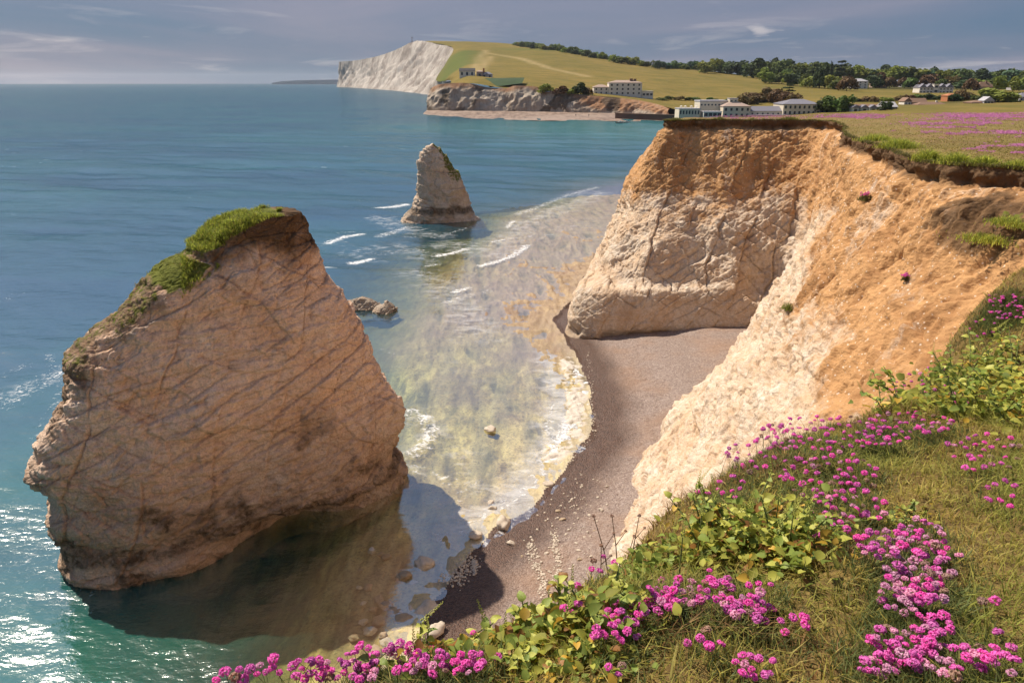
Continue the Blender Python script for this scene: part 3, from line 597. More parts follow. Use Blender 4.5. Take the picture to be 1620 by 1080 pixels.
caps = nt.math('MULTIPLY', nt.ramp(nt.noise(nt.map(co, (.05, .16, 1), rot=(0, 0, .35)), 1.0, 5, .62), [(.70, 0.), (.76, .8)]), nt.ramp(nt.math('MULTIPLY', rad, 1 / 500.0), [(.1, 0.), (.2, 1.), (1., .0)]))
washn = nt.math('MULTIPLY', nt.ramp(nt.math('ADD', nt.attr('wash'), nt.math('MULTIPLY', nt.math('SUBTRACT', nt.noise(nt.map(co, (.5, .9, 1), rot=(0, 0, .3)), 1.0, 8, .72, .7), .5), 2.0)), [(.35, 0.), (1.05, .62)]), nt.ramp(nt.attr('wash'), [(.08, 0.), (.34, .85)]))
fofac = nt.math('MAXIMUM', washn, fofac)
fofac = nt.math('MAXIMUM', nt.math('MULTIPLY', fofac, nt.ramp(nt.math('MAXIMUM', fm, nt.attr('wash')), [(.08, 0.), (.22, 1.)])), caps)
fd_ = nt.add('ShaderNodeBsdfDiffuse', {'Color': (.80, .79, .78)})
full = nt.add('ShaderNodeMixShader', {0: fofac}); nt.l.new(surf.outputs[0], full.inputs[1]); nt.l.new(fd_.outputs[0], full.inputs[2])
nt.l.new(full.outputs[0], nt.n['Material Output'].inputs['Surface']); M['sea'] = m
lag = np.exp(-((X - 60) / 130) ** 2 - ((Y - 420) / 130) ** 2)
sea_at = dict(depth=dep.ravel()[idx], foam=foam.ravel()[idx], wash=wash.ravel()[idx], range=R_.ravel()[idx], lagoon=lag.ravel()[idx])
tag(link('sea', np_mesh('sea', Vw[idx], mp[Fw], sea_at), M['sea']), kind='structure')

# ------------------------------------------------------------------ far land: downs and village slope
COLS = [  # (px, [(distance, image row) ...]) surveyed up the slope, front to skyline
 (None, [(655,140),(815,134),(1115,128),(1420,126),(1640,96),(1880,76),(2200,69),(2450,65)]),
 (740, [(632,132),(700,122),(850,115),(1150,105),(1450,92),(1800,76),(2150,68),(2450,66)]),
 (800, [(628,140),(690,128),(820,120),(1100,108),(1400,95),(1750,80),(2100,70),(2400,69)]),
 (860, [(612,143),(680,134),(800,125),(1050,112),(1300,98),(1600,83),(1850,75.5),(2200,78)]),
 (920, [(595,150),(670,142),(780,132),(1000,118),(1250,103),(1500,91),(1700,84),(2000,88)]),
 (980, [(583,155),(660,149),(750,138),(950,124),(1150,112),(1400,101),(1600,95),(1900,98)]),
 (1040, [(560,166),(640,157),(740,145),(900,131),(1080,119),(1300,110),(1500,104),(1800,107)]),
 (1100, [(500,180),(600,165),(720,152),(860,139),(1000,127),(1200,117),(1400,110),(1700,113)]),
 (1200, [(430,188),(540,172),(660,157),(780,147),(900,138),(1050,130),(1250,122),(1600,122)]),
 (1300, [(370,194),(470,175),(600,158),(700,149),(800,143),(950,137),(1150,130),(1500,126)]),
 (1450, [(310,200),(420,172),(540,160),(640,151),(740,146),(880,142),(1100,136),(1500,130)]),
 (1620, [(270,205),(400,170),(500,158),(600,150),(700,146),(850,141),(1050,137),(1500,130)]),
 (1850, [(250,205),(400,170),(500,158),(600,150),(700,146),(850,141),(1050,137),(1500,130)])]
EPX = [682, 708, 712, 690, 708, 716, 690, 656]
def colpts(px):
    """(distance, row) list of the slope at an image column"""
    k = [c[0] for c in COLS[1:]]; out = []
    for r in range(8):
        xs_ = [min(EPX[r], 735)] + k
        out.append((np.interp(px, xs_, [c[1][r][0] for c in COLS]), np.interp(px, xs_, [c[1][r][1] for c in COLS])))
    return out
def place(px, py):
    c = colpts(px); ys_ = [a for a, b in c]; ps = [b for a, b in c]
    for k in range(7):
        if ps[k] >= py >= ps[k + 1]:
            t = (ps[k] - py) / (ps[k] - ps[k + 1] + 1e-9); return PY(px, py, ys_[k] + t * (ys_[k + 1] - ys_[k]))
    return PY(px, py, ys_[0] if py > ps[0] else ys_[6])
ctrl = np.array([[PY(EPX[r] if c[0] is None else c[0], c[1][r][1], c[1][r][0]) for r in range(8)] for c in COLS])
Sg = spline(ctrl, [8, 8, 8, 8, 8, 8, 8, 10, 10, 12, 12, 8]); Sg = spline(Sg.transpose(1, 0, 2), [14] * 7).transpose(1, 0, 2)
# the land falls away behind the skyline
tail = Sg[:, -1:].copy(); tail = tail * np.array((1.25, 1.25, 1)) - np.array((0, 0, 40)); Sg = np.concatenate([Sg, tail], 1)
Pd = Sg.reshape(-1, 3).copy(); Pd[:, 2] += .9 * fbm(Pd * .012, 3) * sstep(600, 900, Pd[:, 1])
m, nt, bs = new_mat('down_grass'); co = nt.co()
n1 = nt.noise(nt.map(co, (.004, .0015, .01)), 1, 5, .6); n2 = nt.noise(co, .03, 6, .65); n3 = nt.noise(nt.map(co, (.12, .03, .1)), 1, 5, .7)
cc = nt.mix(nt.ramp(n1, [(.36, 0.), (.64, 1.)]), (.165, .130, .034), (.235, .165, .050)); cc = nt.mix(nt.ramp(n2, [(.42, 0.), (.66, .65)]), cc, (.10, .10, .025)); cc = nt.mix(nt.ramp(n3, [(.55, 0.), (.75, .4)]), cc, (.10, .085, .028))
cc = nt.mix(nt.attr('track'), cc, (.36, .27, .13)); cc = nt.mix(nt.attr('lush'), cc, (.085, .115, .028)); cc = nt.mix(nt.attr('scrub'), cc, nt.mix(n2, (.035, .042, .016), (.10, .085, .03)))
nt.set(bs, 'Base Color', cc); nt.set(bs, 'Roughness', .95); nt.set(bs, 'Specular IOR Level', .05); nt.set(bs, 'Normal', nt.bump(nt.math('ADD', n2, n3), .5, 3.0)); M['down'] = m
trk = np.zeros(len(Pd))
for pl in ([(742, 118), (752, 108), (757, 92), (770, 80)], [(748, 118), (765, 104), (775, 90)], [(775, 85), (820, 92), (870, 108), (930, 122)]):
    w3 = [place(*p)[:2] for p in pl]; trk = np.maximum(trk, np.exp(-(polydist(Pd[:, 0], Pd[:, 1], w3) / 7) ** 2) * .7)
scr = np.zeros(len(Pd))
wl = [place(*p)[:2] for p in [(1100, 187), (1250, 180), (1480, 162), (1640, 155)]]
scr = .8 * sstep(-.1, .4, fbm(Pd * .02, 3)) * sstep(60, 10, np.abs(polydist(Pd[:, 0], Pd[:, 1], wl))) 
wl = [place(*p)[:2] for p in [(1150, 118), (1260, 128), (1340, 140), (1640, 142)]]
scr = np.maximum(scr, .9 * sstep(-30, 20, -polydist(Pd[:, 0], Pd[:, 1], wl)) * (Pd[:, 0] > 250))
lush = .8 * sstep(60, 10, np.abs(polydist(Pd[:, 0], Pd[:, 1], [place(*p)[:2] for p in [(715, 118), (722, 100), (730, 85)]]))) + .6 * np.exp(-(polydist(Pd[:, 0], Pd[:, 1], [place(*p)[:2] for p in [(800, 78.5), (880, 82)]]) / 25) ** 2)
tag(link('hill', np_mesh('downs', Pd, grid_faces(*Sg.shape[:2]), dict(track=trk, scrub=scr, lush=np.clip(lush, 0, 1))), M['down']), kind='structure')

# white cliffs of the down
def far_chalk(name, dark, light, streak, k=1.0):
    m, nt, b = new_mat(name); co = nt.co()
    n1 = nt.noise(nt.map(co, (.03 * k, .009 * k, .007 * k), rot=(.5, 0, 0)), 1, 6, .62, .6); n2 = nt.noise(nt.map(co, (.16 * k, .05 * k, .04 * k), rot=(.4, 0, 0)), 1, 6, .7); n3 = nt.noise(co, .03, 4)
    c = nt.mix(nt.ramp(n1, [(.36, 0.), (.62, 1.)]), dark, light); c = nt.mix(nt.ramp(n2, [(.3, .45), (.5, 0.)]), c, streak)
    c = nt.mix(nt.math('MULTIPLY', nt.attr('soil'), nt.ramp(n2, [(.3, .6), (.6, 1.)])), c, (.30, .15, .075)); c = nt.mix(nt.attr('stain'), c, (.10, .075, .055))
    c = nt.mix(nt.ramp(nt.math('ADD', nt.attr('moss'), nt.math('SUBTRACT', n3, .5)), [(.4, 0.), (.7, .7)]), c, (.20, .20, .10))
    nt.set(b, 'Base Color', c); nt.set(b, 'Roughness', .95); nt.set(b, 'Specular IOR Level', .05); nt.set(b, 'Normal', nt.bump(nt.math('ADD', n1, n2), .6, 4.0 / k)); return m
M['farchalk'] = far_chalk('far_chalk', (.22, .185, .16), (.48, .43, .38), (.14, .115, .095))
M['lowchalk'] = far_chalk('low_cliff_chalk', (.30, .235, .18), (.50, .42, .335), (.16, .115, .085), 4.0)
BT = [((676, 640), (682, 140, 655)), ((700, 800), (708, 134, 815)), ((700, 1100), (712, 128, 1115)), ((676, 1400), (690, 126, 1420)), ((662, 1600), (708, 96, 1640)), ((640, 1850), (716, 76, 1880)), ((620, 2150), (690, 69, 2200)), ((603, 2400), (656, 65, 2450)), ((585, 2700), (625, 79, 2750)), ((565, 3050), (592, 90, 3080)), ((548, 3400), (560, 96, 3420)), ((533, 3650), (536, 98, 3650)), ((548, 3900), (552, 98, 3880))]
def far_loft(pairs, nu_, nl, amp, sc_, zb=-3.0):
    B = []; T_ = []
    for (bx, by), (tx, tp, ty) in pairs:
        b = PZ(bx, 150, 0); B.append(((bx - 810) / F * by / 1.055, by, zb)); T_.append(PY(tx, tp, ty))
    prof = np.linspace(0, 1, nl)
    cg = np.array([[np.array(b) * (1 - t) + np.array(q) * t for t in prof] for b, q in zip(B, T_)])
    S_ = spline(cg, [nu_] * (len(pairs) - 1)); Nn = grid_normals(S_); Pq = S_.reshape(-1, 3)
    wt_ = np.repeat(np.sin(np.pi * np.clip(prof * .92 + .04, 0, 1))[None], len(S_), 0).ravel()
    dd = amp * (ridge(np.stack([Pq[:, 0], Pq[:, 1] + .9 * Pq[:, 2], Pq[:, 2] * .2], 1) * sc_, 4) * .6 + fbm(Pq * sc_ * 2.2 * np.array((1, 1, .35)), 4) * .35)
    return Pq + Nn.reshape(-1, 3) * (dd * wt_)[:, None], grid_faces(*S_.shape[:2]), wt_, S_.shape[:2]
Pq, Fq, wt_, shp = far_loft(BT, 26, 34, 17.0, .013)
fl = np.repeat(np.linspace(0, 1, shp[1])[None], shp[0], 0).ravel()
tag(link('chalk_cliff', np_mesh('chalk_cliff', Pq, Fq, dict(soil=.0 * fl, stain=.12 * sstep(.1, .0, fl), moss=.22 + .2 * sstep(2500, 1700, Pq[:, 1]) * fl)), M['farchalk']), 'tall white chalk cliffs under the grassy down across the bay', 'cliff', kind='structure')
top = [(EPX[0], 140, 655), (700, 133, 640), (740, 132, 632), (770, 138.5, 630), (800, 140, 628), (815, 136, 622), (850, 138, 614), (862, 146, 611), (885, 143, 605), (905, 149, 599), (950, 153, 588), (1000, 157.5, 577), (1030, 163, 565), (1060, 171, 545)]
basl = [(674, 640), (698, 630), (738, 622), (770, 619), (800, 617), (820, 612), (850, 606), (862, 604), (888, 597), (908, 590), (952, 580), (1002, 568), (1030, 556), (1062, 540)]
Pq, Fq, wt_, shp = far_loft(list(zip(basl, top)), 24, 40, 2.4, .085, 0.0)
fl = np.repeat(np.linspace(0, 1, shp[1])[None], shp[0], 0).ravel(); pxl = 810 + F * Pq[:, 0] / Pq[:, 1] * 1.055
so_ = np.maximum(.95 * sstep(900, 935, pxl + 60 * (fl - .6)) * sstep(.12, .4, fl + .2 * fbm(Pq * .05, 3)), .9 * sstep(.75, .95, fl + .2 * fbm(Pq * .06, 3)))
sta = np.maximum(.8 * sstep(.22, .06, fl + .18 * fbm(Pq * .05, 3)) * sstep(800, 700, pxl), .85 * sstep(.22, .42, fbm(Pq * .055 + 9, 4)))
tag(link('low_cliff', np_mesh('low_cliff', Pq, Fq, dict(soil=so_, stain=sta, moss=.2 * fl)), M['lowchalk']), kind='structure')
# beach of the bay
wl_px = [(668, 181), (690, 183), (740, 187), (800, 189.5), (860, 191), (930, 191.5), (1000, 192), (1062, 193)]
bl = spline(np.array([[(bx - 810) / F * by / 1.055, by + 4, 1.8] for bx, by in [basl[0], basl[1], basl[2], basl[4], basl[6], basl[9], basl[11], basl[13]]]), [10] * 7)
wl3 = spline(np.array([PZ(*p, -.2) for p in wl_px]), [10] * 7)
bm_ = np.stack([bl * (1 - t) + wl3 * t for t in np.linspace(0, 1, 12)], 1); Pq = bm_.reshape(-1, 3); Pq[:, 2] += .35 * fbm(Pq * .2, 3) * sstep(-80, 60, -Pq[:, 0] + 40)
tag(link('far_beach', np_mesh('far_beach', Pq, grid_faces(71, 12)), None), kind='structure')
m, nt, bs = new_mat('far_sand'); co = nt.co(); n2 = nt.noise(nt.map(co, (.25, .06, .3)), 1, 6, .7); n1 = nt.noise(co, .015, 3)
cc = nt.mix(nt.ramp(n2, [(.4, 0.), (.6, 1.)]), (.13, .08, .055), (.30, .21, .155)); cc = nt.mix(nt.ramp(n1, [(.45, .0), (.6, .6)]), cc, (.30, .22, .17)); nt.set(bs, 'Base Color', cc); nt.set(bs, 'Roughness', .8)
bpy.data.objects['far_beach'].data.materials.append(m)
# distant coast on the horizon
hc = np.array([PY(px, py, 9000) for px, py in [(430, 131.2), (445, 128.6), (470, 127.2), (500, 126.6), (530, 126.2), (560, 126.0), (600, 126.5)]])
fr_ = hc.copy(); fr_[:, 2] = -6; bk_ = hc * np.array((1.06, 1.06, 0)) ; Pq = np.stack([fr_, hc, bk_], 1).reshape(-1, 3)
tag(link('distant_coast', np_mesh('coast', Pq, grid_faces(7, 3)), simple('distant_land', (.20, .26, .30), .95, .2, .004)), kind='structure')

# ------------------------------------------------------------------ trees
for k_, c_, r_ in (('leaf_green', (.115, .155, .038), .5), ('leaf_bright', (.22, .24, .045), .4), ('leaf_dark', (.06, .085, .032), .4), ('leaf_brown', (.17, .11, .05), .4), ('leaf_blue', (.09, .15, .08), .4)):
    M[k_] = simple(k_, c_, .7, .55, .9, .2, r_, trans=.25)
M['bark'] = simple('bark', (.09, .065, .045), .9, .3, 4)
def crown_mesh(name, seed, nq=620, lobes=7, flat=1.0, conic=0.0):
    g = np.random.default_rng(seed); V = []; Fs = []
    L = [(0, 0, .1, .62)] + [(math.cos(a) * g.uniform(.28, .5), math.sin(a) * g.uniform(.28, .5), g.uniform(-.35, .55), g.uniform(.30, .48)) for a in g.uniform(0, 6.28, lobes)]
    for k in range(nq):
        lx, ly, lz, lr = L[g.integers(len(L))]; dv = g.normal(size=3); dv /= np.linalg.norm(dv)
        if dv[2] < -.55: dv[2] *= -.6
        p = np.array((lx, ly, lz)) + dv * lr * g.uniform(.72, 1.06)
        if conic: p[:2] *= 1 - conic * (p[2] + .6) / 1.6
        p[2] *= flat
        n = dv + g.normal(size=3) * .55; n /= np.linalg.norm(n); t = np.cross(n, g.normal(size=3)); t /= np.linalg.norm(t); b = np.cross(n, t); s = g.uniform(.08, .17)
        i = len(V); V += [p - t * s, p + b * s * .8, p + t * s, p - b * s * .8 + n * s * .3]; Fs.append((i, i + 1, i + 2, i + 3))
    V = np.array(V); V[:, 2] -= V[:, 2].min(); V /= np.array((np.abs(V[:, 0]).max() * 2, np.abs(V[:, 1]).max() * 2, V[:, 2].max()))
    return np_mesh(name, V, Fs, smooth=False)
def trunk_mesh():
    V = []; Fs = []
    def limb(a, b, r0, r1):
        a, b = np.array(a), np.array(b); ax = b - a; ax = ax / np.linalg.norm(ax); u = np.cross(ax, (0.3, 1, .2)); u /= np.linalg.norm(u); v = np.cross(ax, u); i = len(V)
        for c, r in ((a, r0), (b, r1)):
            for k in range(6): V.append(c + (u * math.cos(k * 1.047) + v * math.sin(k * 1.047)) * r)
        for k in range(6): Fs.append((i + k, i + (k + 1) % 6, i + 6 + (k + 1) % 6, i + 6 + k))
    limb((0, 0, -.05), (.02, 0, .42), .045, .03); limb((.02, 0, .40), (.22, .1, .72), .025, .01); limb((.02, 0, .38), (-.2, .06, .7), .025, .01); limb((.02, 0, .42), (.0, -.16, .75), .025, .01)
    return np_mesh('trunk', V, Fs)
TRUNK = trunk_mesh(); TRUNK.materials.append(M['bark'])
CROWNS = {}
for kind, mt in (('green', 'leaf_green'), ('bright', 'leaf_bright'), ('dark', 'leaf_dark'), ('brown', 'leaf_brown'), ('blue', 'leaf_blue')):
    CROWNS[kind] = [crown_mesh('crown_' + kind, 100 + k) for k in range(4)]
    for c in CROWNS[kind]: c.materials.append(M[mt])
CROWNS['conifer'] = [crown_mesh('crown_conifer', 300, 360, 5, 1.6, .8)]; CROWNS['conifer'][0].materials.append(M['leaf_dark'])
def tree(px, py, hp, wp, kind, label, group, name='broadleaf_tree', cat='tree'):
    p = place(px, py); dist = math.hypot(p[0], p[1]); s = dist / F * .96
    h, wd = hp * s, wp * s
    e = empty(name, p - np.array((0, 0, .3)), label, cat, group, random.uniform(0, 6.28))
    lo = .02 if name == 'bush' else .05
    t = link('trunk', TRUNK, None, e); t.scale = (h * .6, h * .6, h * (.9))
    c = link('crown', random.choice(CROWNS[kind]), None, e); c.scale = (wd * 1.15, wd * 1.15, h * (1 - lo)); c.location = (0, 0, h * lo); c.rotation_euler.z = random.uniform(0, 6.28)
    return e
ORD = 'first second third fourth fifth sixth seventh eighth ninth tenth eleventh twelfth'.split()
KW = dict(green='mid green', bright='yellow green', dark='dark green', brown='brown', blue='bluish')
def wood(n, pxs, base, hp, wp, kinds, label, group, jit=3.0, name='broadleaf_tree'):
    for k in range(n):
        px = pxs[0] + (pxs[1] - pxs[0]) * (k + random.uniform(.1, .9)) / n
        py = np.interp(px, [b[0] for b in base], [b[1] for b in base]) + random.uniform(-jit, jit * .4)
        kd = random.choice(kinds); od = ORD[k] if k < 12 else '%d%s' % (k + 1, {1: 'st', 2: 'nd', 3: 'rd'}.get((k + 1) % 10, 'th') if k > 18 else 'th')
        tree(px, py, random.uniform(*hp), random.uniform(*wp), kd, '%s %s, %s from the left' % (KW[kd], label, od), group, name, 'bush' if name == 'bush' else 'tree')
wood(30, (816, 962), [(816, 75), (880, 82), (962, 96)], (7, 12), (11, 17), ['green', 'green', 'dark', 'bright'], 'tree in the belt topping the down', 'trees on the ridge of the down', 1.5)
wood(6, (964, 1008), [(964, 99), (1008, 104)], (9, 13), (14, 20), ['bright', 'bright', 'green'], 'tree on the ridge right of the long belt', 'bright trees on the ridge', 1)
wood(3, (1008, 1030), [(1008, 104), (1030, 107)], (7, 9), (10, 13), ['green', 'bright'], 'small tree before the bluish ridge clump', 'small ridge trees', .5)
wood(13, (1032, 1112), [(1032, 109), (1112, 112)], (9, 14), (13, 19), ['blue', 'blue', 'green'], 'tree in the low bluish clump on the ridge', 'bluish trees on the ridge', 1)
wood(16, (1108, 1250), [(1108, 116), (1180, 120), (1250, 126)], (15, 22), (20, 30), ['green', 'green', 'bright', 'dark'], 'tree in the wood above the golden field', 'trees of the hillside wood', 2)
wood(14, (1190, 1330), [(1190, 124), (1330, 130)], (22, 30), (22, 32), ['green', 'bright', 'dark', 'green'], 'tall tree at the crest of the wood', 'tall trees of the hillside wood', 2)
wood(12, (1205, 1345), [(1205, 132), (1345, 145)], (14, 24), (18, 28), ['dark', 'green', 'brown', 'bright'], 'tree at the lower edge of the wood', 'lower edge of the hillside wood', 2)
wood(34, (1335, 1650), [(1335, 128), (1450, 131), (1650, 138)], (15, 23), (20, 32), ['green', 'green', 'bright', 'dark', 'blue'], 'tree in the belt behind the village', 'tree belt behind the village', 3)
wood(20, (1340, 1650), [(1340, 140), (1500, 142), (1650, 146)], (13, 22), (16, 26), ['green', 'dark', 'brown', 'bright'], 'garden tree among the village houses', 'garden trees of the village', 3)
wood(12, (1172, 1256), [(1172, 170), (1215, 160), (1256, 170)], (14, 24), (22, 32), ['brown'], 'tree in the thicket behind the hotel', 'brown thicket behind the hotel', 2)
wood(9, (1040, 1170), [(1040, 158), (1170, 162)], (4, 7), (12, 20), ['dark', 'brown', 'green'], 'hedge bush below the golden field', 'hedge bushes below the field', 1.5, 'bush')
wood(5, (1288, 1345), [(1288, 178), (1345, 178)], (18, 27), (20, 28), ['green', 'dark', 'green'], 'tree beside the right hotel end', 'trees right of the hotel', 1)
wood(14, (1345, 1500), [(1345, 163), (1500, 158)], (6, 10), (12, 20), ['dark', 'brown', 'bright', 'green'], 'garden bush below the gabled houses', 'garden bushes of the village', 2, 'bush')
wood(10, (1500, 1650), [(1500, 160), (1650, 158)], (7, 13), (12, 20), ['dark', 'brown', 'green'], 'garden bush near the brick house', 'garden bushes on the right', 3, 'bush')
for a_ in [(862, 148, 16, 26, 'bright', 'rounded yellow green gorse bush on the edge of the low cliff', 'bush'), (888, 149, 13, 24, 'brown', 'brown scrub bush right of the yellow green gorse', 'bush'), (905, 150, 10, 16, 'bright', 'small bright green bush left of the white villa', 'bush'), (915, 149, 18, 22, 'dark', 'dark green rounded bush left of the white villa', 'bush'), (930, 150, 12, 20, 'brown', 'olive bush against the left wing of the white villa', 'bush'),
           (1296, 140, 36, 20, 'dark', 'tall dark tree in front of the hillside wood', 'broadleaf_tree'), (1311, 132, 31, 9, 'conifer', 'narrow pointed dark conifer at the wood edge', 'conifer_tree'), (1400, 176, 15, 18, 'dark', 'black looking bush beside the dark gabled barn', 'bush'), (1578, 163, 20, 46, 'bright', 'large rounded yellow green bush near the right edge', 'bush'), (1560, 164, 14, 24, 'dark', 'dark bush left of the large rounded bush', 'bush'), (1520, 160, 16, 20, 'brown', 'reddish brown tree beside the orange brick house', 'broadleaf_tree')]:
    tree(*a_[:5], a_[5], None, a_[6], 'bush' if a_[6] == 'bush' else 'tree')
# two flat-topped cedars
def cedar(px, py, hp, wp, label):
    p = place(px, py); s = math.hypot(p[0], p[1]) / F * .96; h, wd = hp * s, wp * s
    e = empty('cedar_tree', p, label, 'tree'); t = link('trunk', TRUNK, None, e); t.scale = (h * .5, h * .5, h * 1.25)
    for k, (f, q, ox) in enumerate([(.98, .55, .05), (.80, .95, -.1), (.62, .8, .14), (.46, .6, -.15)]):
        c = link('foliage_tier', CROWNS['dark'][k % 4], None, e); c.scale = (wd * q, wd * q, h * .13); c.location = (wd * ox, 0, h * f - h * .1)
cedar(1326, 131, 30, 24, 'flat tiered dark cedar rising above the wood'); cedar(1246, 158, 22, 20, 'wind blown flat topped pine above the brown thicket')

# ------------------------------------------------------------------ buildings
for k_, c_ in (('render_white', (.72, .66, .58)), ('render_cream', (.66, .58, .45)), ('slate', (.20, .19, .22)), ('slate_dark', (.07, .065, .07)), ('tile_brown', (.23, .14, .095)), ('tile_pink', (.38, .28, .23)), ('brick_orange', (.42, .17, .08)), ('stone_dark', (.16, .10, .075)), ('wood_pale', (.45, .33, .22)), ('lead_grey', (.42, .40, .42)), ('render_green', (.55, .60, .52))):
    M[k_] = simple(k_, c_, .85, .14, .8)
M['pane'] = simple('window_glass', (.035, .045, .06), .15, .3, 2, .5)
def box_me(x0, x1, y0, y1, z0, z1):
    V = [(x, y, z) for x in (x0, x1) for y in (y0, y1) for z in (z0, z1)]
    return V, [(0, 1, 3, 2), (4, 6, 7, 5), (0, 4, 5, 1), (2, 3, 7, 6), (0, 2, 6, 4), (1, 5, 7, 3)]
def box(name, parent, mat_, x0, x1, y0, y1, z0, z1):
    V, Fs = box_me(x0, x1, y0, y1, z0, z1); me = np_mesh(name, V, Fs, smooth=False); return link(name, me, mat_, parent)
def roof_mesh(name, parent, mat_, x0, x1, y0, y1, z0, z1, kind):
    o = .35; x0, x1, y0, y1 = x0 - o, x1 + o, y0 - o, y1 + o; ym = (y0 + y1) / 2; t = z0 - .25
    b = [(x0, y0, t), (x1, y0, t), (x1, y1, t), (x0, y1, t), (x0, y0, z0), (x1, y0, z0), (x1, y1, z0), (x0, y1, z0)]
    ins = min((y1 - y0) / 2, (x1 - x0) * .35) if kind == 'hip' else 0
    if kind in ('hip', 'gable'): V = b + [(x0 + ins, ym, z1), (x1 - ins, ym, z1)]; Fs = [(4, 5, 9, 8), (6, 7, 8, 9)]; T3 = [(5, 6, 9), (7, 4, 8)]
    else: xm = (x0 + x1) / 2; V = b + [(xm, y0, z1), (xm, y1, z1)]; Fs = [(5, 6, 9, 8), (7, 4, 8, 9)]; T3 = [(4, 5, 8), (6, 7, 9)]     # 'front': gable faces the viewer
    Fs = Fs + [(0, 1, 5, 4), (1, 2, 6, 5), (2, 3, 7, 6), (3, 0, 4, 7), (3, 2, 1, 0)]
    me = bpy.data.meshes.new(name); me.from_pydata(V, [], Fs + T3); return link(name, me, mat_, parent)
def wing(e, px0, px1, pyb, pye, pyr, y, depth, wallm, roofm, roof='hip', wins=(0, 0), dy=0.0, frac=(.42, .5), frame=None):
    """one block of a building: wall, roof, windows; pixel rows give its heights at distance y"""
    O = np.array(e.location); a, b = PY(px0, pyb, y), PY(px1, pyb, y); ze, zr = PY(px0, pye, y)[2], PY(px0, pyr, y)[2]
    x0, x1, z0 = a[0] - O[0], b[0] - O[0], min(a[2], b[2]) - O[2]; ze -= O[2]; zr -= O[2]; y0 = y - O[1]; y1 = y0 + depth
    box('wall', e, wallm, x0, x1, y0, y1, z0 - 2.5, ze)
    if roof == 'flat': box('roof', e, roofm, x0 - .25, x1 + .25, y0 - .25, y1 + .25, ze + .003, max(zr, ze + .3))
    elif roof: roof_mesh('roof', e, roofm, x0, x1, y0, y1, ze + .25, zr, roof)
    nc, nr = wins
    if nc:
        cw, rh = (x1 - x0) / nc, (ze - z0) / nr; ww, wh = cw * frac[0], rh * frac[1]
        V, Fs = box_me(-ww / 2, ww / 2, -.12, .1, -wh / 2, wh / 2); V2, F2 = box_me(-ww / 2 - .12, ww / 2 + .12, -.05, .1, -wh / 2 - .12, wh / 2 + .12)
        me = np_mesh('window', V, Fs, smooth=False); me.materials.append(M['pane']); mf = np_mesh('frame', V2, F2, smooth=False); mf.materials.append(frame or M['render_white'])
        for i in range(nc):
            for j in range(nr):
                wo = link('window', me, None, e, (x0 + cw * (i + .5), y0, z0 + rh * (j + .52))); link('frame', mf, None, wo)
    return (x0, x1, y0, y1, z0, ze, zr)
def chimney(e, px, pyb, pyt, y, wd=1.2, mt='tile_brown', dep=4.0):
    O = np.array(e.location); a, b = PY(px, pyb, y), PY(px, pyt, y); box('chimney', e, M[mt], a[0] - O[0] - wd / 2, a[0] - O[0] + wd / 2, y - O[1] + dep, y - O[1] + dep + wd, a[2] - O[2] - 1, b[2] - O[2])
def root(name, px, py, y, label, cat='building', group=None): return empty(name, PY(px, py, y), label, cat, group)
W_, C_, SLT, SLD, TB, TP = M['render_white'], M['render_cream'], M['slate'], M['slate_dark'], M['tile_brown'], M['tile_pink']
yv = lambda px, py: float(place(px, py)[1])
y = yv(740, 121); e = root('clifftop_house', 740, 121, y, 'white bungalow with dark roof on top of the far low headland', 'house'); wing(e, 727, 751, 121, 113, 108, y, 7, W_, SLD, 'gable', (3, 1), frac=(.4, .6))
e = root('fort_building', 766, 124, y, 'low lavender grey fort building right of the clifftop bungalow'); wing(e, 762, 779, 124, 118, 114, y + 2, 6, M['lead_grey'], SLT, 'hip', (2, 1)); wing(e, 754, 764, 125, 114, 111, y - 1, 7, TP, TP, 'hip', (1, 1)); chimney(e, 765, 114, 108, y, 1.5, 'brick_orange')
y = yv(980, 151); e = root('seaside_villa', 985, 151, y, 'large white villa with hipped pinkish roof above the red earth cliff', 'villa')
wing(e, 963, 1015, 151, 131.5, 127, y, 13, W_, TP, 'hip', (6, 3), frac=(.3, .45)); wing(e, 939, 963, 150, 138.5, 134, y + 1.2, 10, W_, TP, 'hip', (3, 2), frac=(.28, .5)); wing(e, 1015.5, 1033, 154.5, 145, 144, y - 1, 8, W_, W_, 'flat', (3, 1), frac=(.7, .35)); chimney(e, 1000, 128, 124.5, y, 2.5); chimney(e, 1006, 128, 125, y, 2.0)
y = yv(1180, 185); e = root('hotel', 1185, 186, y, 'long pale seafront hotel with several wings and slate roofs', 'hotel')
wing(e, 1074, 1107, 184, 172.5, 172, y - 3, 12, C_, M['lead_grey'], 'flat', (7, 1), frac=(.5, .5)); wing(e, 1106, 1150, 182, 161, 159, y + 8, 14, C_, M['lead_grey'], 'flat', (8, 2), frac=(.45, .25)); wing(e, 1113, 1141, 186, 177.5, 176.5, y - 6, 8, W_, M['lead_grey'], 'flat', (4, 1), frac=(.8, .6))
wing(e, 1143, 1186, 187, 169, 161.5, y - 1, 13, C_, TP, 'hip', (5, 2), frac=(.4, .5)); wing(e, 1153.5, 1166, 170, 156.5, 155.5, y + 5, 5, C_, M['lead_grey'], 'flat', (2, 2), frac=(.4, .3)); wing(e, 1185.5, 1251, 185.5, 176.5, 168.5, y, 11, C_, SLT, 'gable', (8, 1), frac=(.3, .5)); wing(e, 1184, 1250, 187, 182.5, 181.8, y - 3.5, 4, W_, M['lead_grey'], 'flat', (10, 1), frac=(.6, .5)); wing(e, 1238, 1297, 183, 165.5, 157.5, y - 2, 18, C_, SLT, 'hip', (8, 2), frac=(.42, .55))
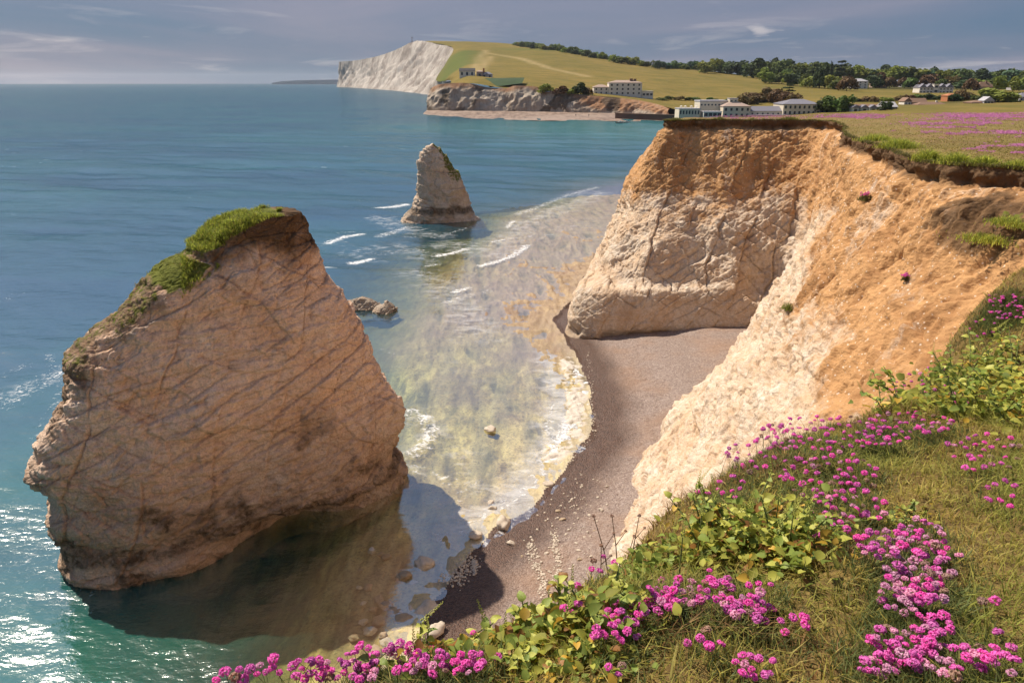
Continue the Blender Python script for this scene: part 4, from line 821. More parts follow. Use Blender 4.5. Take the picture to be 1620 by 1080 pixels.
for k, px in enumerate((1077.5, 1084, 1093.5, 1101.5)):     # closed white parasols along the terrace roof
    p = PY(px, 172, y - 5); u = empty('parasol', p, 'white parasol on the flat terrace roof of the hotel, %s from the left' % ORD[k], 'parasol', 'terrace parasols of the hotel')
    V = [(math.cos(a) * 1.05, math.sin(a) * 1.05, 1.15) for a in np.arange(8) * .785] + [(0, 0, 1.75)]; me = bpy.data.meshes.new('canopy'); me.from_pydata(V, [], [(i, (i + 1) % 8, 8) for i in range(8)]); link('canopy', me, W_, u); box('pole', u, SLT, -.04, .04, -.04, .04, 0, 1.7)
y = yv(1368, 176) ; e = root('gabled_house', 1368, 177, y, 'white house with three small gables and brown roof at the meadow edge', 'house'); wing(e, 1347, 1390, 178, 171.5, 165, y, 8, M['render_green'], TB, 'gable', (0, 0))
for px in (1353, 1367, 1381): wing(e, px - 5.5, px + 5.5, 178, 171, 166, y - 2, 4, M['render_green'], SLT, 'front', (1, 1), frac=(.45, .6))
y = yv(1409, 174); e = root('barn', 1409, 174, y, 'dark gabled barn with grey roof right of the three gabled house', 'barn'); wing(e, 1399, 1419, 175, 170, 161.5, y, 10, SLD, M['lead_grey'], 'gable', (2, 1))
y = yv(1360, 140); e = root('block_house', 1360, 140, y, 'square white three storey house in front of the tree belt', 'house'); wing(e, 1348, 1372, 140.5, 129, 124.5, y, 12, W_, M['lead_grey'], 'hip', (3, 3), frac=(.3, .5))
y = yv(1391, 139); e = root('cottage', 1391, 139, y, 'brown roofed cottage right of the square white house', 'cottage'); wing(e, 1380, 1403, 139, 134, 128, y, 9, TP, TB, 'hip', (3, 1))
y = yv(1478, 147); e = root('terrace_house', 1478, 147, y, 'long white house with a row of four dark gables', 'house'); wing(e, 1452, 1507, 148, 139.5, 134, y + 2, 10, W_, SLT, 'gable', (0, 0))
for px in (1459, 1470, 1490, 1501): wing(e, px - 5.2, px + 5.2, 148, 139, 132.5, y, 4, W_, SLT, 'front', (2, 2), frac=(.5, .45))
wing(e, 1476, 1484, 148, 134, 133.2, y - .5, 4, W_, W_, 'flat', (1, 2), frac=(.6, .5))
y = yv(1439, 138); e = root('double_gabled_house', 1439, 138, y, 'grey house with two gables partly hidden by trees', 'house'); wing(e, 1425, 1454, 139, 134, 129.5, y + 2, 9, M['lead_grey'], SLT, 'gable')
for px in (1430, 1447): wing(e, px - 4, px + 4, 139, 133.5, 129, y, 4, M['lead_grey'], SLT, 'front', (2, 1))
y = yv(1450, 166); e = root('bungalow', 1440, 167, y, 'brown roofed bungalow with a white gable end below the long white house', 'bungalow'); wing(e, 1430, 1441, 167, 161, 154.5, y, 7, W_, TB, 'front', (2, 1), frac=(.35, .5)); wing(e, 1441.5, 1466, 167, 163, 155.5, y + 1, 7, TB, TB, 'gable', (3, 1))
e = root('bungalow', 1470, 168, y, 'low long bungalow roof right of the white gable end', 'bungalow'); wing(e, 1452, 1498, 169, 166.5, 161.5, y - 14, 7, TP, TB, 'hip', (4, 1)); chimney(e, 1486, 163, 159.5, y - 14, .9, 'render_white', 3)
y = yv(1506, 161); e = root('brick_house', 1506, 161, y, 'small orange brick house front between dark bushes', 'house'); wing(e, 1498, 1515, 162, 152, 148, y, 8, M['brick_orange'], M['brick_orange'], 'hip', (2, 2), frac=(.25, .3))
y = yv(1558, 165); e = root('glass_gabled_bungalow', 1558, 165, y, 'wooden bungalow with a pale blue glass gable near the right edge', 'bungalow'); wing(e, 1537, 1573, 167, 163, 159, y, 9, M['wood_pale'], TB, 'hip', (4, 1)); wing(e, 1556, 1571, 166, 160, 153, y - 1.5, 6, M['lead_grey'], M['lead_grey'], 'front', (3, 1), frac=(.8, .7))
for (a_, b_, c_, d_, r_, lb) in [(1546, 1572, 143.5, 138, 129.5, 'brown hip roofed house in the right hand village group, leftmost'), (1572, 1600, 142, 137, 130, 'brown roofed house in the middle of the right hand village group'), (1600, 1632, 143, 138, 128, 'slate roofed house at the right edge of the picture'), (1243, 1265, 131, 125, 118, 'grey gabled house at the foot of the hillside wood'), (1588, 1610, 136, 131, 126.5, 'white gabled house up behind the right hand village group'), (1612, 1640, 160, 154, 147, 'pale blue house cut by the right edge of the picture')]:
    y = yv((a_ + b_) / 2, c_); e = root('village_house', (a_ + b_) / 2, c_, y, lb, 'house'); wl_, rf2 = {1600: (M['lead_grey'], SLT), 1243: (M['lead_grey'], SLT), 1588: (W_, SLT), 1612: (M['lead_grey'], SLT)}.get(a_, (TP, TB))
    wing(e, a_, b_, c_ + .6, d_, r_, y, 9, wl_, rf2, 'hip' if a_ not in (1243, 1588) else 'gable', (4, 1 if c_ > 140 else 2), frac=(.35, .5)); chimney(e, (a_ + b_) / 2 + 4, r_ + 2, r_ - 2, y, 1.1, 'tile_brown', 3)
# sea wall with coping
A0, A1 = PZ(973, 186, 1.0), PZ(1075, 189.5, 1.0)
e = empty('sea_wall', A0, 'dark brown sea wall along the far beach left of the hotel', 'wall'); dx = A1 - A0; L_ = math.hypot(dx[0], dx[1]); e.rotation_euler.z = math.atan2(dx[1], dx[0])
box('wall', e, M['stone_dark'], 0, L_ + 40, 0, 2.0, -1.5, 2.6); box('coping', e, TB, -.2, L_ + 40, -.25, 2.2, 2.603, 2.95)
# grassy bank of the fort
bp = [PY(762, 125, 690), PY(830, 124, 676), PY(826, 133, 640), PY(775, 139.5, 633)]
M['bank'] = simple('shaded_bank_grass', (.035, .060, .020), .95, .4, .15)  # shade on the bank put into its dark green colour
Pq = np.array([[(bp[0] * (1 - u) + bp[1] * u) * (1 - v) + (bp[3] * (1 - u) + bp[2] * u) * v + np.array((0, 0, 1.1 * math.sin(math.pi * u) * math.sin(math.pi * v) + .5)) for v in np.linspace(0, 1, 10)] for u in np.linspace(0, 1, 22)])
tag(link('grass_bank', np_mesh('bank', Pq.reshape(-1, 3), grid_faces(22, 10)), M['bank']), kind='structure')
# tiny distant things: monument, boats, people, cars
p = PY(652, 65.5, 2440); e = empty('monument_cross', p, 'tiny stone cross on the summit of the down', 'monument'); box('shaft', e, M['lead_grey'], -.9, .9, -.9, .9, -3, 13); box('arm', e, M['lead_grey'], -2.6, 2.6, -.7, .7, 9.2, 10.6); box('plinth', e, M['lead_grey'], -2.2, 2.2, -2.2, 2.2, -3, 1)
def boat(px, py, label):
    p = PZ(px, py, 0); V = []; n = 7
    for t in np.linspace(-1, 1, n):
        w_ = .85 * (1 - max(t, 0) ** 2.2) * (.85 if t < -.9 else 1); V += [(t * 2.3, -w_, .75 + .2 * max(t, 0)), (t * 2.3, 0, -.25), (t * 2.3, w_, .75 + .2 * max(t, 0))]
    Fs = [(3 * i + j, 3 * i + 3 + j, 3 * i + 4 + j, 3 * i + 1 + j) for i in range(n - 1) for j in (0, 1)] + [(0, 1, 2)]
    e = empty('boat', p, label, 'boat'); me = bpy.data.meshes.new('hull'); me.from_pydata(V, [], Fs); link('hull', me, W_, e); box('cabin', e, W_, -.8, .5, -.5, .5, .3, 1.5); box('outboard', e, SLD, -2.7, -2.3, -.2, .2, -.2, 1.1)
boat(981, 195, 'tiny white boat moored off the far beach, left of two'); boat(991, 194.6, 'tiny white boat moored off the far beach, right of two')
def skin_person(p, label, top):
    me = bpy.data.meshes.new('person'); V = [(0, 0, .95), (0, 0, 1.2), (0, 0, 1.42), (0, 0, 1.52), (0, 0, 1.66), (.1, 0, .9), (.12, -.05, .48), (.13, 0, .06), (-.1, 0, .9), (-.12, .06, .48), (-.13, 0, .06), (.2, 0, 1.4), (.27, -.02, 1.12), (.28, -.08, .86), (-.2, 0, 1.4), (-.27, .02, 1.12), (-.28, .05, .86), (.13, -.14, .04), (-.13, -.14, .04)]
    E_ = [(0, 1), (1, 2), (2, 3), (3, 4), (0, 5), (5, 6), (6, 7), (0, 8), (8, 9), (9, 10), (2, 11), (11, 12), (12, 13), (2, 14), (14, 15), (15, 16), (7, 17), (10, 18)]
    me.from_pydata(V, E_, []); o = link('person', me, top, None, p); md = o.modifiers.new('skin', 'SKIN'); r_ = [.15, .15, .16, .06, .11, .1, .075, .05, .1, .075, .05, .07, .05, .04, .07, .05, .04, .04, .04]
    for k, sv in enumerate(me.skin_vertices[0].data): sv.radius = (r_[k], r_[k]); sv.use_root = (k == 0)
    o.modifiers.new('sub', 'SUBSURF').levels = 1; return tag(o, label, 'person')
for px, py, lb in ((931.5, 184.5, 'tiny standing person in dark clothes on the far beach left of the sea wall'), (911, 184.5, 'tiny person near the waterline of the far beach, middle of three'), (858, 178, 'tiny person under the far low cliff, leftmost of three')):
    skin_person(PZ(px, py, .9), lb, M['slate_dark'])
def car(px, py, y, mt, label, rz):
    p = PY(px, py, y); e = empty('parked_car', p, label, 'car', None, rz)
    V = [(x, s * w2, z) for s in (-1, 1) for x, z, w2 in [(-2.1, .35, .85), (-2.1, .95, .85), (-1.5, 1.05, .85), (-1.0, 1.5, .7), (.6, 1.5, .7), (1.1, 1.05, .85), (2.1, .85, .82), (2.1, .35, .82)]]
    Fs = [tuple(range(7, -1, -1)), tuple(range(8, 16))] + [(i, (i + 1) % 8, 8 + (i + 1) % 8, 8 + i) for i in range(8)]
    me = bpy.data.meshes.new('body'); me.from_pydata(V, [], Fs); link('body', me, mt, e)
    for s in (-1, 1):
        box('window', e, M['pane'], -.95, .75, s * .80 - .02, s * .80 + .02, 1.08, 1.4)
        for x in (-1.3, 1.3):
            wv_ = [(x + .33 * math.cos(a), s * .86 + q, .33 + .33 * math.sin(a)) for q in (-.1, .1) for a in np.arange(10) * .628]; me = bpy.data.meshes.new('wheel'); me.from_pydata(wv_, [], [tuple(range(9, -1, -1)), tuple(range(10, 20))] + [(i, (i + 1) % 10, 10 + (i + 1) % 10, 10 + i) for i in range(10)]); link('wheel', me, M['slate_dark'], e)
M['car_blue'] = simple('car_paint_navy', (.03, .05, .14), .3, .1, 1, .5); yc = yv(1310, 178)
car(1303, 179, yc, M['car_blue'], 'navy car parked at the right end of the hotel', .2); car(1322, 179, yc + 2, M['slate_dark'], 'dark car parked under the trees right of the hotel', -.3)

# ------------------------------------------------------------------ foreground turf at the photographer's feet
FE = [(-4, -.8), (-2.2, .35), (-1.1, .98), (-.5, 1.30), (.16, 1.70), (.62, 2.5), (1.02, 2.95), (1.42, 3.42), (1.95, 3.72), (2.25, 3.95), (2.62, 4.25), (3.0, 4.72), (3.75, 5.32), (5, 5.8), (9, 7.6)]
def fs(x, y):
    sh = np.shape(x); return -polydist(np.asarray(x, float), np.asarray(y, float), FE) + .07 * pn(xy0(x, y, 2.3)).reshape(sh) + .03 * pn(xy0(x, y, 7)).reshape(sh)
def fg(x, y):
    x = np.asarray(x, float); y = np.asarray(y, float); sh = x.shape
    z = H - .93 - .25 * y + .09 * x + .42 * sstep(2.5, 3.7, x) * sstep(3.2, 4.8, y) + .26 * np.exp(-((x - 3.55) ** 2 + (y - 4.95) ** 2) / .32) + .055 * fbm(xy0(x, y, 1.6), 3).reshape(sh) + .02 * fbm(xy0(x, y, 6), 3).reshape(sh)
    s = fs(x, y); return z - 2.6 * np.maximum(s, 0) ** 1.25 - .10 * sstep(-.25, .05, s)
xs = np.arange(-2.2, 6.4, .036); ys = np.arange(-.5, 7.6, .036); X, Y = np.meshgrid(xs, ys, indexing='ij'); Z_ = fg(X, Y); S_ = fs(X, Y)
m, nt, bs = new_mat('turf_soil'); co = nt.co(); n1 = nt.noise(co, 1.3, 5, .6); n2 = nt.noise(co, 14, 6, .7); n3 = nt.noise(co, 70, 4, .7)
cc = nt.mix(n1, (.20, .125, .05), (.30, .215, .07)); cc = nt.mix(nt.ramp(n2, [(.35, .8), (.55, 0.)]), cc, (.09, .055, .028)); cc = nt.mix(nt.ramp(n3, [(.55, 0.), (.7, .6)]), cc, (.22, .17, .07))
nt.set(bs, 'Base Color', cc); nt.set(bs, 'Roughness', .95); nt.set(bs, 'Specular IOR Level', .1); nt.set(bs, 'Normal', nt.bump(nt.math('ADD', n2, n3), .8, .03)); M['fsoil'] = m
Ff = grid_faces(*X.shape); Ff = Ff[(S_.ravel()[Ff].max(1) < 1.9)]
tag(link('foreground_turf', np_mesh('fturf', np.stack([X, Y, Z_], -1).reshape(-1, 3), Ff), M['fsoil']), kind='structure')
C0 = np.array((0, 0, H))
def hit(px, py, h=0.0):
    """first point h above the turf along the sight line of a pixel; if the line passes the brink, the brink itself"""
    r = ray(px, py); t = np.arange(.9, 9, .02); q = C0 + t[:, None] * r; g = fg(q[:, 0], q[:, 1]); s = fs(q[:, 0], q[:, 1])
    on = (s < .04) & (q[:, 2] <= g + h)
    if on.any(): k = int(np.argmax(on))
    else:
        ins = np.where(s < .02)[0]; k = int(ins[-1]) if len(ins) else 40
    return q[k], g[k]
def blades(B, hgt, wid, lean, col, seed=1, bend=.6):
    """(n,3) roots -> tapered bent blades, one mesh; per-blade colour"""
    g = np.random.default_rng(seed); n = len(B); a = g.uniform(0, 6.283, n); ln = lean * g.uniform(.2, 1.3, n); d = np.stack([np.cos(a), np.sin(a), np.zeros(n)], 1)
    s = np.stack([-np.sin(a + g.normal(0, .8, n)), np.cos(a + g.normal(0, .8, n)), np.zeros(n)], 1) * (wid * g.uniform(.6, 1.3, n))[:, None]; h = hgt * g.uniform(.5, 1.35, n)
    up = np.array((0, 0, 1.)); L1 = B + d * (h * ln * .35)[:, None] + up * (h * .55)[:, None]; L2 = B + d * (h * ln * (1 + bend * .3))[:, None] + up * (h * np.clip(1.0 - .35 * ln * bend, .25, 1))[:, None]
    V = np.stack([B - s, B + s, L1 - s * .75, L1 + s * .75, L2], 1).reshape(-1, 3); i = np.arange(n)[:, None] * 5
    T = np.concatenate([i + np.array([[0, 1, 3]]), i + np.array([[0, 3, 2]]), i + np.array([[2, 3, 4]])], 0)
    return V, T, np.repeat(col, 5, 0)
def blade_mat(name, trans=.5):
    m, nt, b = new_mat(name); c = nt.attr('col', 'Color'); nt.set(b, 'Base Color', c); nt.set(b, 'Roughness', .6); nt.set(b, 'Specular IOR Level', .25)
    t = nt.add('ShaderNodeBsdfTranslucent', {'Color': c}); mx = nt.add('ShaderNodeMixShader', {0: trans}); nt.l.new(b.outputs[0], mx.inputs[1]); nt.l.new(t.outputs[0], mx.inputs[2]); nt.l.new(mx.outputs[0], nt.n['Material Output'].inputs['Surface']); return m
M['blade'] = blade_mat('grass_blade')
def pal(n, cols, w, g, var=.25):
    c = np.array(cols)[g.choice(len(cols), n, p=np.array(w) / sum(w))]; return np.clip(c * (1 + g.normal(0, var, (n, 1))), .004, 1)
# matted grass
g = np.random.default_rng(21); n = 330000; bx = g.uniform(-1.4, 5.6, n); by = g.uniform(.3, 6.4, n)
q = np.stack([bx, by, fg(bx, by) - H], 1); dpt = q[:, 1] * CP - q[:, 2] * SP; pxx = 810 + F * bx / dpt; pyy = 540 - F * (q[:, 1] * SP + q[:, 2] * CP) / dpt
s = fs(bx, by); inv = (pxx > -80) & (pxx < 1700) & (pyy > 400) & (pyy < 1180) & (dpt > 0); keep = (s < .22) & (g.random(n) < np.where(inv, np.clip(1.35 - .17 * dpt, .3, 1), .5)); dpt = np.clip(dpt, 1, 8); bx, by, pxx, pyy, dpt, s = bx[keep], by[keep], pxx[keep], pyy[keep], dpt[keep], s[keep]; n = len(bx)
w1 = fbm(xy0(bx, by, 1.1) + 3, 3); w2 = fbm(xy0(bx, by, 2.4) + 8, 3)
grn = .74 * sstep(.05, .7, w1 + .55 * sstep(1450, 1600, pxx) + .4 * sstep(1060, 1010, pxx) * sstep(860, 800, pyy)); brn = sstep(.12, .5, w2 - .25 * grn)
colr = pal(n, [(.50, .38, .09), (.46, .39, .085), (.60, .48, .16), (.34, .20, .07)], [4, 4, 2, 2], g); cg = pal(n, [(.27, .32, .06), (.36, .39, .08), (.19, .23, .05)], [3, 3, 2], g); cb = pal(n, [(.30, .17, .07), (.40, .25, .10), (.19, .105, .045)], [3, 2, 2], g)
colr = colr * (1 - grn[:, None]) + cg * grn[:, None]; colr = np.where((g.random(n) < brn * .8)[:, None], cb, colr)
B = np.stack([bx, by, fg(bx, by) - .006], 1); hh = .030 * (1 + .6 * np.clip(w2 + .3, 0, 1)) + .03 * grn
V, T, cv_ = blades(B, hh, .0011 + .00035 * dpt, 1.15, colr, 5)
tag(link('grass', np_mesh('grass', V, T, dict(col=cv_), smooth=False), M['blade']), 'matted olive and brown grass covering the foreground turf', 'grass', kind='stuff')
print('blades', n)

# ------------------------------------------------------------------ thrift: cushions with pink flower heads
def petal_mat(name, a, b):
    m, nt, bs = new_mat(name); co = nt.co(); nse = nt.noise(co, 160, 3); oi = nt.add('ShaderNodeObjectInfo').outputs['Random']
    c = nt.mix(nse, a, b); c = nt.add('ShaderNodeHueSaturation', {'Color': c, 'Hue': nt.math('ADD', .49, nt.math('MULTIPLY', oi, .018)), 'Saturation': nt.math('ADD', .85, nt.math('MULTIPLY', oi, .15)), 'Value': nt.math('ADD', .85, nt.math('MULTIPLY', oi, .3))}).outputs[0]
    nt.set(bs, 'Base Color', c); nt.set(bs, 'Roughness', .6); nt.set(bs, 'Specular IOR Level', .2)
    t = nt.add('ShaderNodeBsdfTranslucent', {'Color': c}); mx = nt.add('ShaderNodeMixShader', {0: .4}); nt.l.new(bs.outputs[0], mx.inputs[1]); nt.l.new(t.outputs[0], mx.inputs[2]); nt.l.new(mx.outputs[0], nt.n['Material Output'].inputs['Surface']); return m
M['pink'] = petal_mat('petal_pink', (.90, .075, .52), (.96, .24, .70)); M['pale'] = petal_mat('petal_pale', (.82, .34, .55), (.92, .52, .68)); M['faded'] = petal_mat('petal_faded', (.42, .24, .15), (.58, .36, .28))
M['stem'] = simple('flower_stem', (.13, .15, .045), .7, .2, 20, .2)
def head_mesh(seed, mt):
    g = np.random.default_rng(seed); V = []; Fs = []; r = .0115
    for k in range(46):
        z_ = g.uniform(-.35, 1); a = g.uniform(0, 6.283); rr_ = math.sqrt(1 - min(z_ * z_, 1)); d = np.array((rr_ * math.cos(a), rr_ * math.sin(a), z_ * .82)); d = d / np.linalg.norm(d)
        u = np.cross(d, g.normal(size=3)); u /= np.linalg.norm(u); v = np.cross(d, u); b0 = d * r * .35; tip = d * r * g.uniform(.85, 1.18); w_ = r * g.uniform(.26, .42); i = len(V)
        V += [b0, tip - u * w_ - v * w_ * .3, tip + v * w_ * 1.1 + d * r * .1, tip + u * w_ - v * w_ * .3]; Fs += [(i, i + 1, i + 2), (i, i + 2, i + 3), (i + 1, i + 3, i + 2)]
    V = np.array(V) * np.array((1, 1, .85)); me = np_mesh('flower', V, Fs, smooth=False); me.materials.append(mt); return me
HEADS = {k: [head_mesh(50 + i, M[k]) for i in range(4)] for k in ('pink', 'pale', 'faded')}
def stem_me():
    V = []; Fs = []
    for j, (ox, z_) in enumerate([(0, 0), (.03, -.5), (0, -1)]):
        for k in range(3): V.append((ox + .9 * math.cos(k * 2.094), .9 * math.sin(k * 2.094), z_))
    for j in range(2):
        for k in range(3): Fs.append((j * 3 + k, j * 3 + (k + 1) % 3, j * 3 + 3 + (k + 1) % 3, j * 3 + 3 + k))
    me = np_mesh('stem', V, Fs); me.materials.append(M['stem']); return me
STEM = stem_me()
def thrift(label, spots, pale=.05, cush=1.0, seed=0):
    pale = pale + .05; spots = [(a, b, c, d, max(1, int(n * .88))) for a, b, c, d, n in spots]
    """spots = [(px, py, rx, ry, n)]: ellipses of flower heads as they appear, each head standing on the turf below it"""
    g = np.random.default_rng(seed + 900); pts = []; roots = []
    for (cx, cy, rx, ry, n) in spots:
        acc = []
        for k in range(n):
            for tr in range(14):
                a, q = g.uniform(0, 6.283), math.sqrt(g.random()); px, py = cx + rx * q * math.cos(a), cy + ry * q * math.sin(a)
                if all((px - u) ** 2 + (py - v) ** 2 > 115 for u, v in acc): break
            acc.append((px, py)); h = g.uniform(.035, .085); p, gz = hit(px, py, h); pts.append((p, gz))
    c = np.mean([p for p, _ in pts], 0); c[2] = fg(c[0], c[1]); e = empty('thrift_plant', c, label, 'flowers')
    for p, gz in pts:
        kd = 'pale' if g.random() < pale else ('faded' if g.random() < .035 + pale * .1 else 'pink'); f = link('flower', HEADS[kd][g.integers(4)], None, e, p - c); sc_ = g.uniform(.58, 1.02); f.scale = (sc_, sc_, sc_ * g.uniform(.8, 1)); f.rotation_euler = (g.normal(0, .3), g.normal(0, .3), g.uniform(0, 6.28))
        st_ = link('stem', STEM, None, f); ln = max(p[2] - gz + .012, .03) / sc_; st_.scale = (.0011, .0011, ln); st_.rotation_euler = (g.normal(0, .12), g.normal(0, .12), 0)
    if cush:
        B = []
        for p, gz in pts:
            m_ = int(60 * cush); o = g.normal(0, .042, (m_, 2)); bx, by = p[0] + o[:, 0], p[1] + o[:, 1]; k = fs(bx, by) < .1; B.append(np.stack([bx, by, fg(bx, by) - .005], 1)[k])
        B = np.concatenate(B); col = pal(len(B), [(.15, .19, .06), (.21, .24, .08), (.27, .25, .08), (.10, .13, .045)], [3, 3, 2, 2], g); V, T, cv_ = blades(B, .045, .0016, .75, col, seed)
        cu = link('leaf_cushion', np_mesh('cushion', V - c, T, dict(col=cv_), smooth=False), M['blade'], e); cu['kind'] = 'stuff'
    return e
thrift('pink thrift crowding the brink of the turf in front of the white chalk slope', [(1310, 684, 108, 27, 92), (1230, 690, 34, 24, 18)], .04, 1, 1)
thrift('pink thrift strip at the brink below the dark earth hollow', [(1442, 668, 74, 17, 48), (1400, 690, 40, 14, 14)], .05, 1, 2)
thrift('scattered pink thrift on the grey green hummock left of the brink crowd', [(1185, 722, 44, 26, 24), (1152, 770, 34, 18, 9), (1120, 780, 25, 10, 4)], .1, 1.5, 3)
thrift('pink thrift in a loose band upper right of the yellow green leafy plant', [(1315, 752, 78, 38, 58), (1260, 740, 30, 24, 8)], .06, .8, 4)
thrift('pink thrift on the path side right of the leafy plant centre', [(1352, 800, 56, 28, 30), (1300, 830, 50, 22, 14), (1395, 858, 40, 26, 22)], .06, .7, 5)
thrift('dense clump of pale and bright pink thrift, largest on the right', [(1452, 885, 52, 66, 84), (1435, 935, 45, 36, 30), (1485, 920, 25, 40, 12)], .42, .8, 6)
thrift('big bright thrift clumps along the bottom edge at lower right', [(1430, 1015, 62, 30, 30), (1500, 1045, 70, 26, 26), (1390, 1050, 30, 22, 14), (1475, 990, 34, 24, 16)], .18, .9, 7)
thrift('sparse thrift dotted over the green grass at the right edge', [(1555, 715, 62, 34, 34), (1590, 780, 30, 24, 10)], .04, .25, 8)
thrift('few large single thrift heads on dark grass at the far lower right', [(1520, 882, 8, 8, 2), (1560, 952, 16, 6, 3), (1578, 998, 6, 6, 1), (1590, 1040, 26, 22, 7), (1545, 1020, 8, 6, 1), (1605, 1066, 12, 8, 2)], .12, .2, 9)
thrift('row of pink thrift in front of the yellow green leafy plant', [(1092, 932, 66, 22, 42), (1035, 950, 40, 18, 18), (1130, 912, 22, 14, 5)], .03, .7, 10)
thrift('pink thrift cluster just below the leafy plant base', [(1180, 958, 44, 16, 26), (1200, 930, 30, 12, 5), (1235, 985, 46, 16, 9)], .03, .6, 11)
thrift('pink thrift left of centre on the slope above the big leaf clump', [(985, 968, 38, 22, 22), (975, 1000, 40, 14, 8), (960, 905, 40, 26, 6)], .04, .6, 12)
thrift('handful of pink thrift low in the middle of the bottom edge', [(1188, 1050, 38, 22, 13), (1110, 1010, 40, 18, 6), (960, 1060, 34, 12, 4)], .05, .4, 13)
thrift('leftmost pink thrift heads at the bottom edge over the dark water', [(398, 1062, 46, 14, 12), (425, 1040, 12, 5, 2), (352, 1076, 12, 3, 2)], .03, .9, 14)
thrift('pink thrift tuft at the bottom edge below the tall stack', [(490, 1058, 34, 16, 14), (528, 1055, 22, 18, 12)], .03, .9, 15)
thrift('packed pink thrift tuft at the bottom edge left of the big leaf clump', [(572, 1040, 24, 20, 18), (575, 1066, 26, 10, 9), (628, 1026, 26, 9, 11)], .03, 1, 16)
thrift('pink thrift in front of the big leaf clump at the bottom', [(650, 1048, 30, 18, 13), (705, 1052, 38, 18, 20), (745, 1046, 26, 18, 12), (752, 1003, 10, 8, 2), (785, 1034, 6, 6, 2), (690, 1026, 14, 7, 4)], .04, .8, 17)
thrift('single pink thrift heads among the leaves of the big leaf clump', [(905, 962, 24, 10, 5), (925, 948, 8, 6, 2), (915, 922, 6, 4, 2), (922, 940, 6, 6, 1), (945, 988, 6, 6, 2)], .03, .1, 18)
thrift('bright pink thrift cushion on the outcrop at the right edge', [(1596, 486, 34, 20, 52), (1558, 520, 26, 16, 10), (1572, 472, 16, 6, 10)], .05, 1.6, 19)
thrift('pink thrift on the green cushion over the dark earth hollow', [(1478, 600, 46, 20, 24), (1520, 628, 22, 10, 12), (1420, 612, 14, 12, 6)], .08, 1.8, 20)

# ------------------------------------------------------------------ leafy plants (oval fleshy leaves, green flower spikes)
def leaf_mat(name, a, b, tr=.3):
    m, nt, bs = new_mat(name); co = nt.co(); nse = nt.noise(co, 60, 4); oi = nt.add('ShaderNodeObjectInfo').outputs['Random']; c = nt.mix(nt.math('ADD', nt.math('MULTIPLY', nse, .5), nt.math('MULTIPLY', oi, .5)), a, b)
    nt.set(bs, 'Base Color', c); nt.set(bs, 'Roughness', .42); nt.set(bs, 'Specular IOR Level', .4); nt.set(bs, 'Normal', nt.bump(nt.noise(co, 130, 3), .25, .004))
    t = nt.add('ShaderNodeBsdfTranslucent', {'Color': c}); mx = nt.add('ShaderNodeMixShader', {0: tr}); nt.l.new(bs.outputs[0], mx.inputs[1]); nt.l.new(t.outputs[0], mx.inputs[2]); nt.l.new(mx.outputs[0], nt.n['Material Output'].inputs['Surface']); return m
M['lf_a'] = leaf_mat('leaf_yellow_green', (.42, .43, .065), (.64, .62, .14)); M['lf_b'] = leaf_mat('leaf_mid_green', (.18, .27, .055), (.38, .43, .085)); M['lf_c'] = leaf_mat('leaf_golden', (.62, .34, .04), (.72, .48, .08)); M['lf_d'] = leaf_mat('leaf_withered', (.30, .12, .03), (.42, .22, .07), .2)
M['spike'] = simple('flower_spike', (.34, .34, .075), .7, .25, 40, .2)
def leaf_me(seed, mt):
    g = np.random.default_rng(seed); nl, V = 7, []; tw, cu, fo = g.uniform(-.5, .5), g.uniform(.2, 1.3), g.uniform(.15, .55)
    for i in range(nl):
        t = i / (nl - 1); w_ = .36 * math.sin(math.pi * min(1, t * .93 + .07) ** .82) ** .8 if 0 < i < nl - 1 else .02; wob = .04 * g.normal()
        x = math.sin(cu * t) / cu; z_ = -(1 - math.cos(cu * t)) / cu * 1.2 + .12 * t
        for s in (-1, 0, 1): V.append((x, s * w_ + wob * .4, z_ + (fo * w_ * abs(s)) + tw * s * w_ * t * .7 + (.05 * g.normal() if s else 0)))
    Fs = [(i * 3 + j, i * 3 + 3 + j, i * 3 + 4 + j, i * 3 + 1 + j) for i in range(nl - 1) for j in (0, 1)]
    me = np_mesh('leaf', V, Fs); me.materials.append(mt); return me
LEAFC = dict(lf_a=(.50, .49, .09), lf_b=(.27, .34, .065), lf_c=(.62, .40, .06), lf_d=(.34, .16, .05))
LEAF = {k: [leaf_me(10 + i, M[k]) for i in range(5)] for k in ('lf_a', 'lf_b', 'lf_c', 'lf_d')}
def spike_me(seed):
    g = np.random.default_rng(seed); V = []; Fs = []
    for k in range(34):
        t = (k + .5) / 34; a = k * 2.4; r_ = .055 * (1 - t * .75); c = np.array((math.cos(a) * r_, math.sin(a) * r_, t)); s = .05 * (1.15 - t * .6); i = len(V)
        V += [c + np.array((s * .8, 0, 0)), c + np.array((-s * .4, s * .7, 0)), c + np.array((-s * .4, -s * .7, 0)), c + np.array((math.cos(a) * s * .5, math.sin(a) * s * .5, s * 1.2))]; Fs += [(i, i + 1, i + 3), (i + 1, i + 2, i + 3), (i + 2, i, i + 3), (i, i + 2, i + 1)]
    me = np_mesh('flower_spike', V, Fs, smooth=False); me.materials.append(M['spike']); return me
SPIKE = [spike_me(k) for k in range(3)]
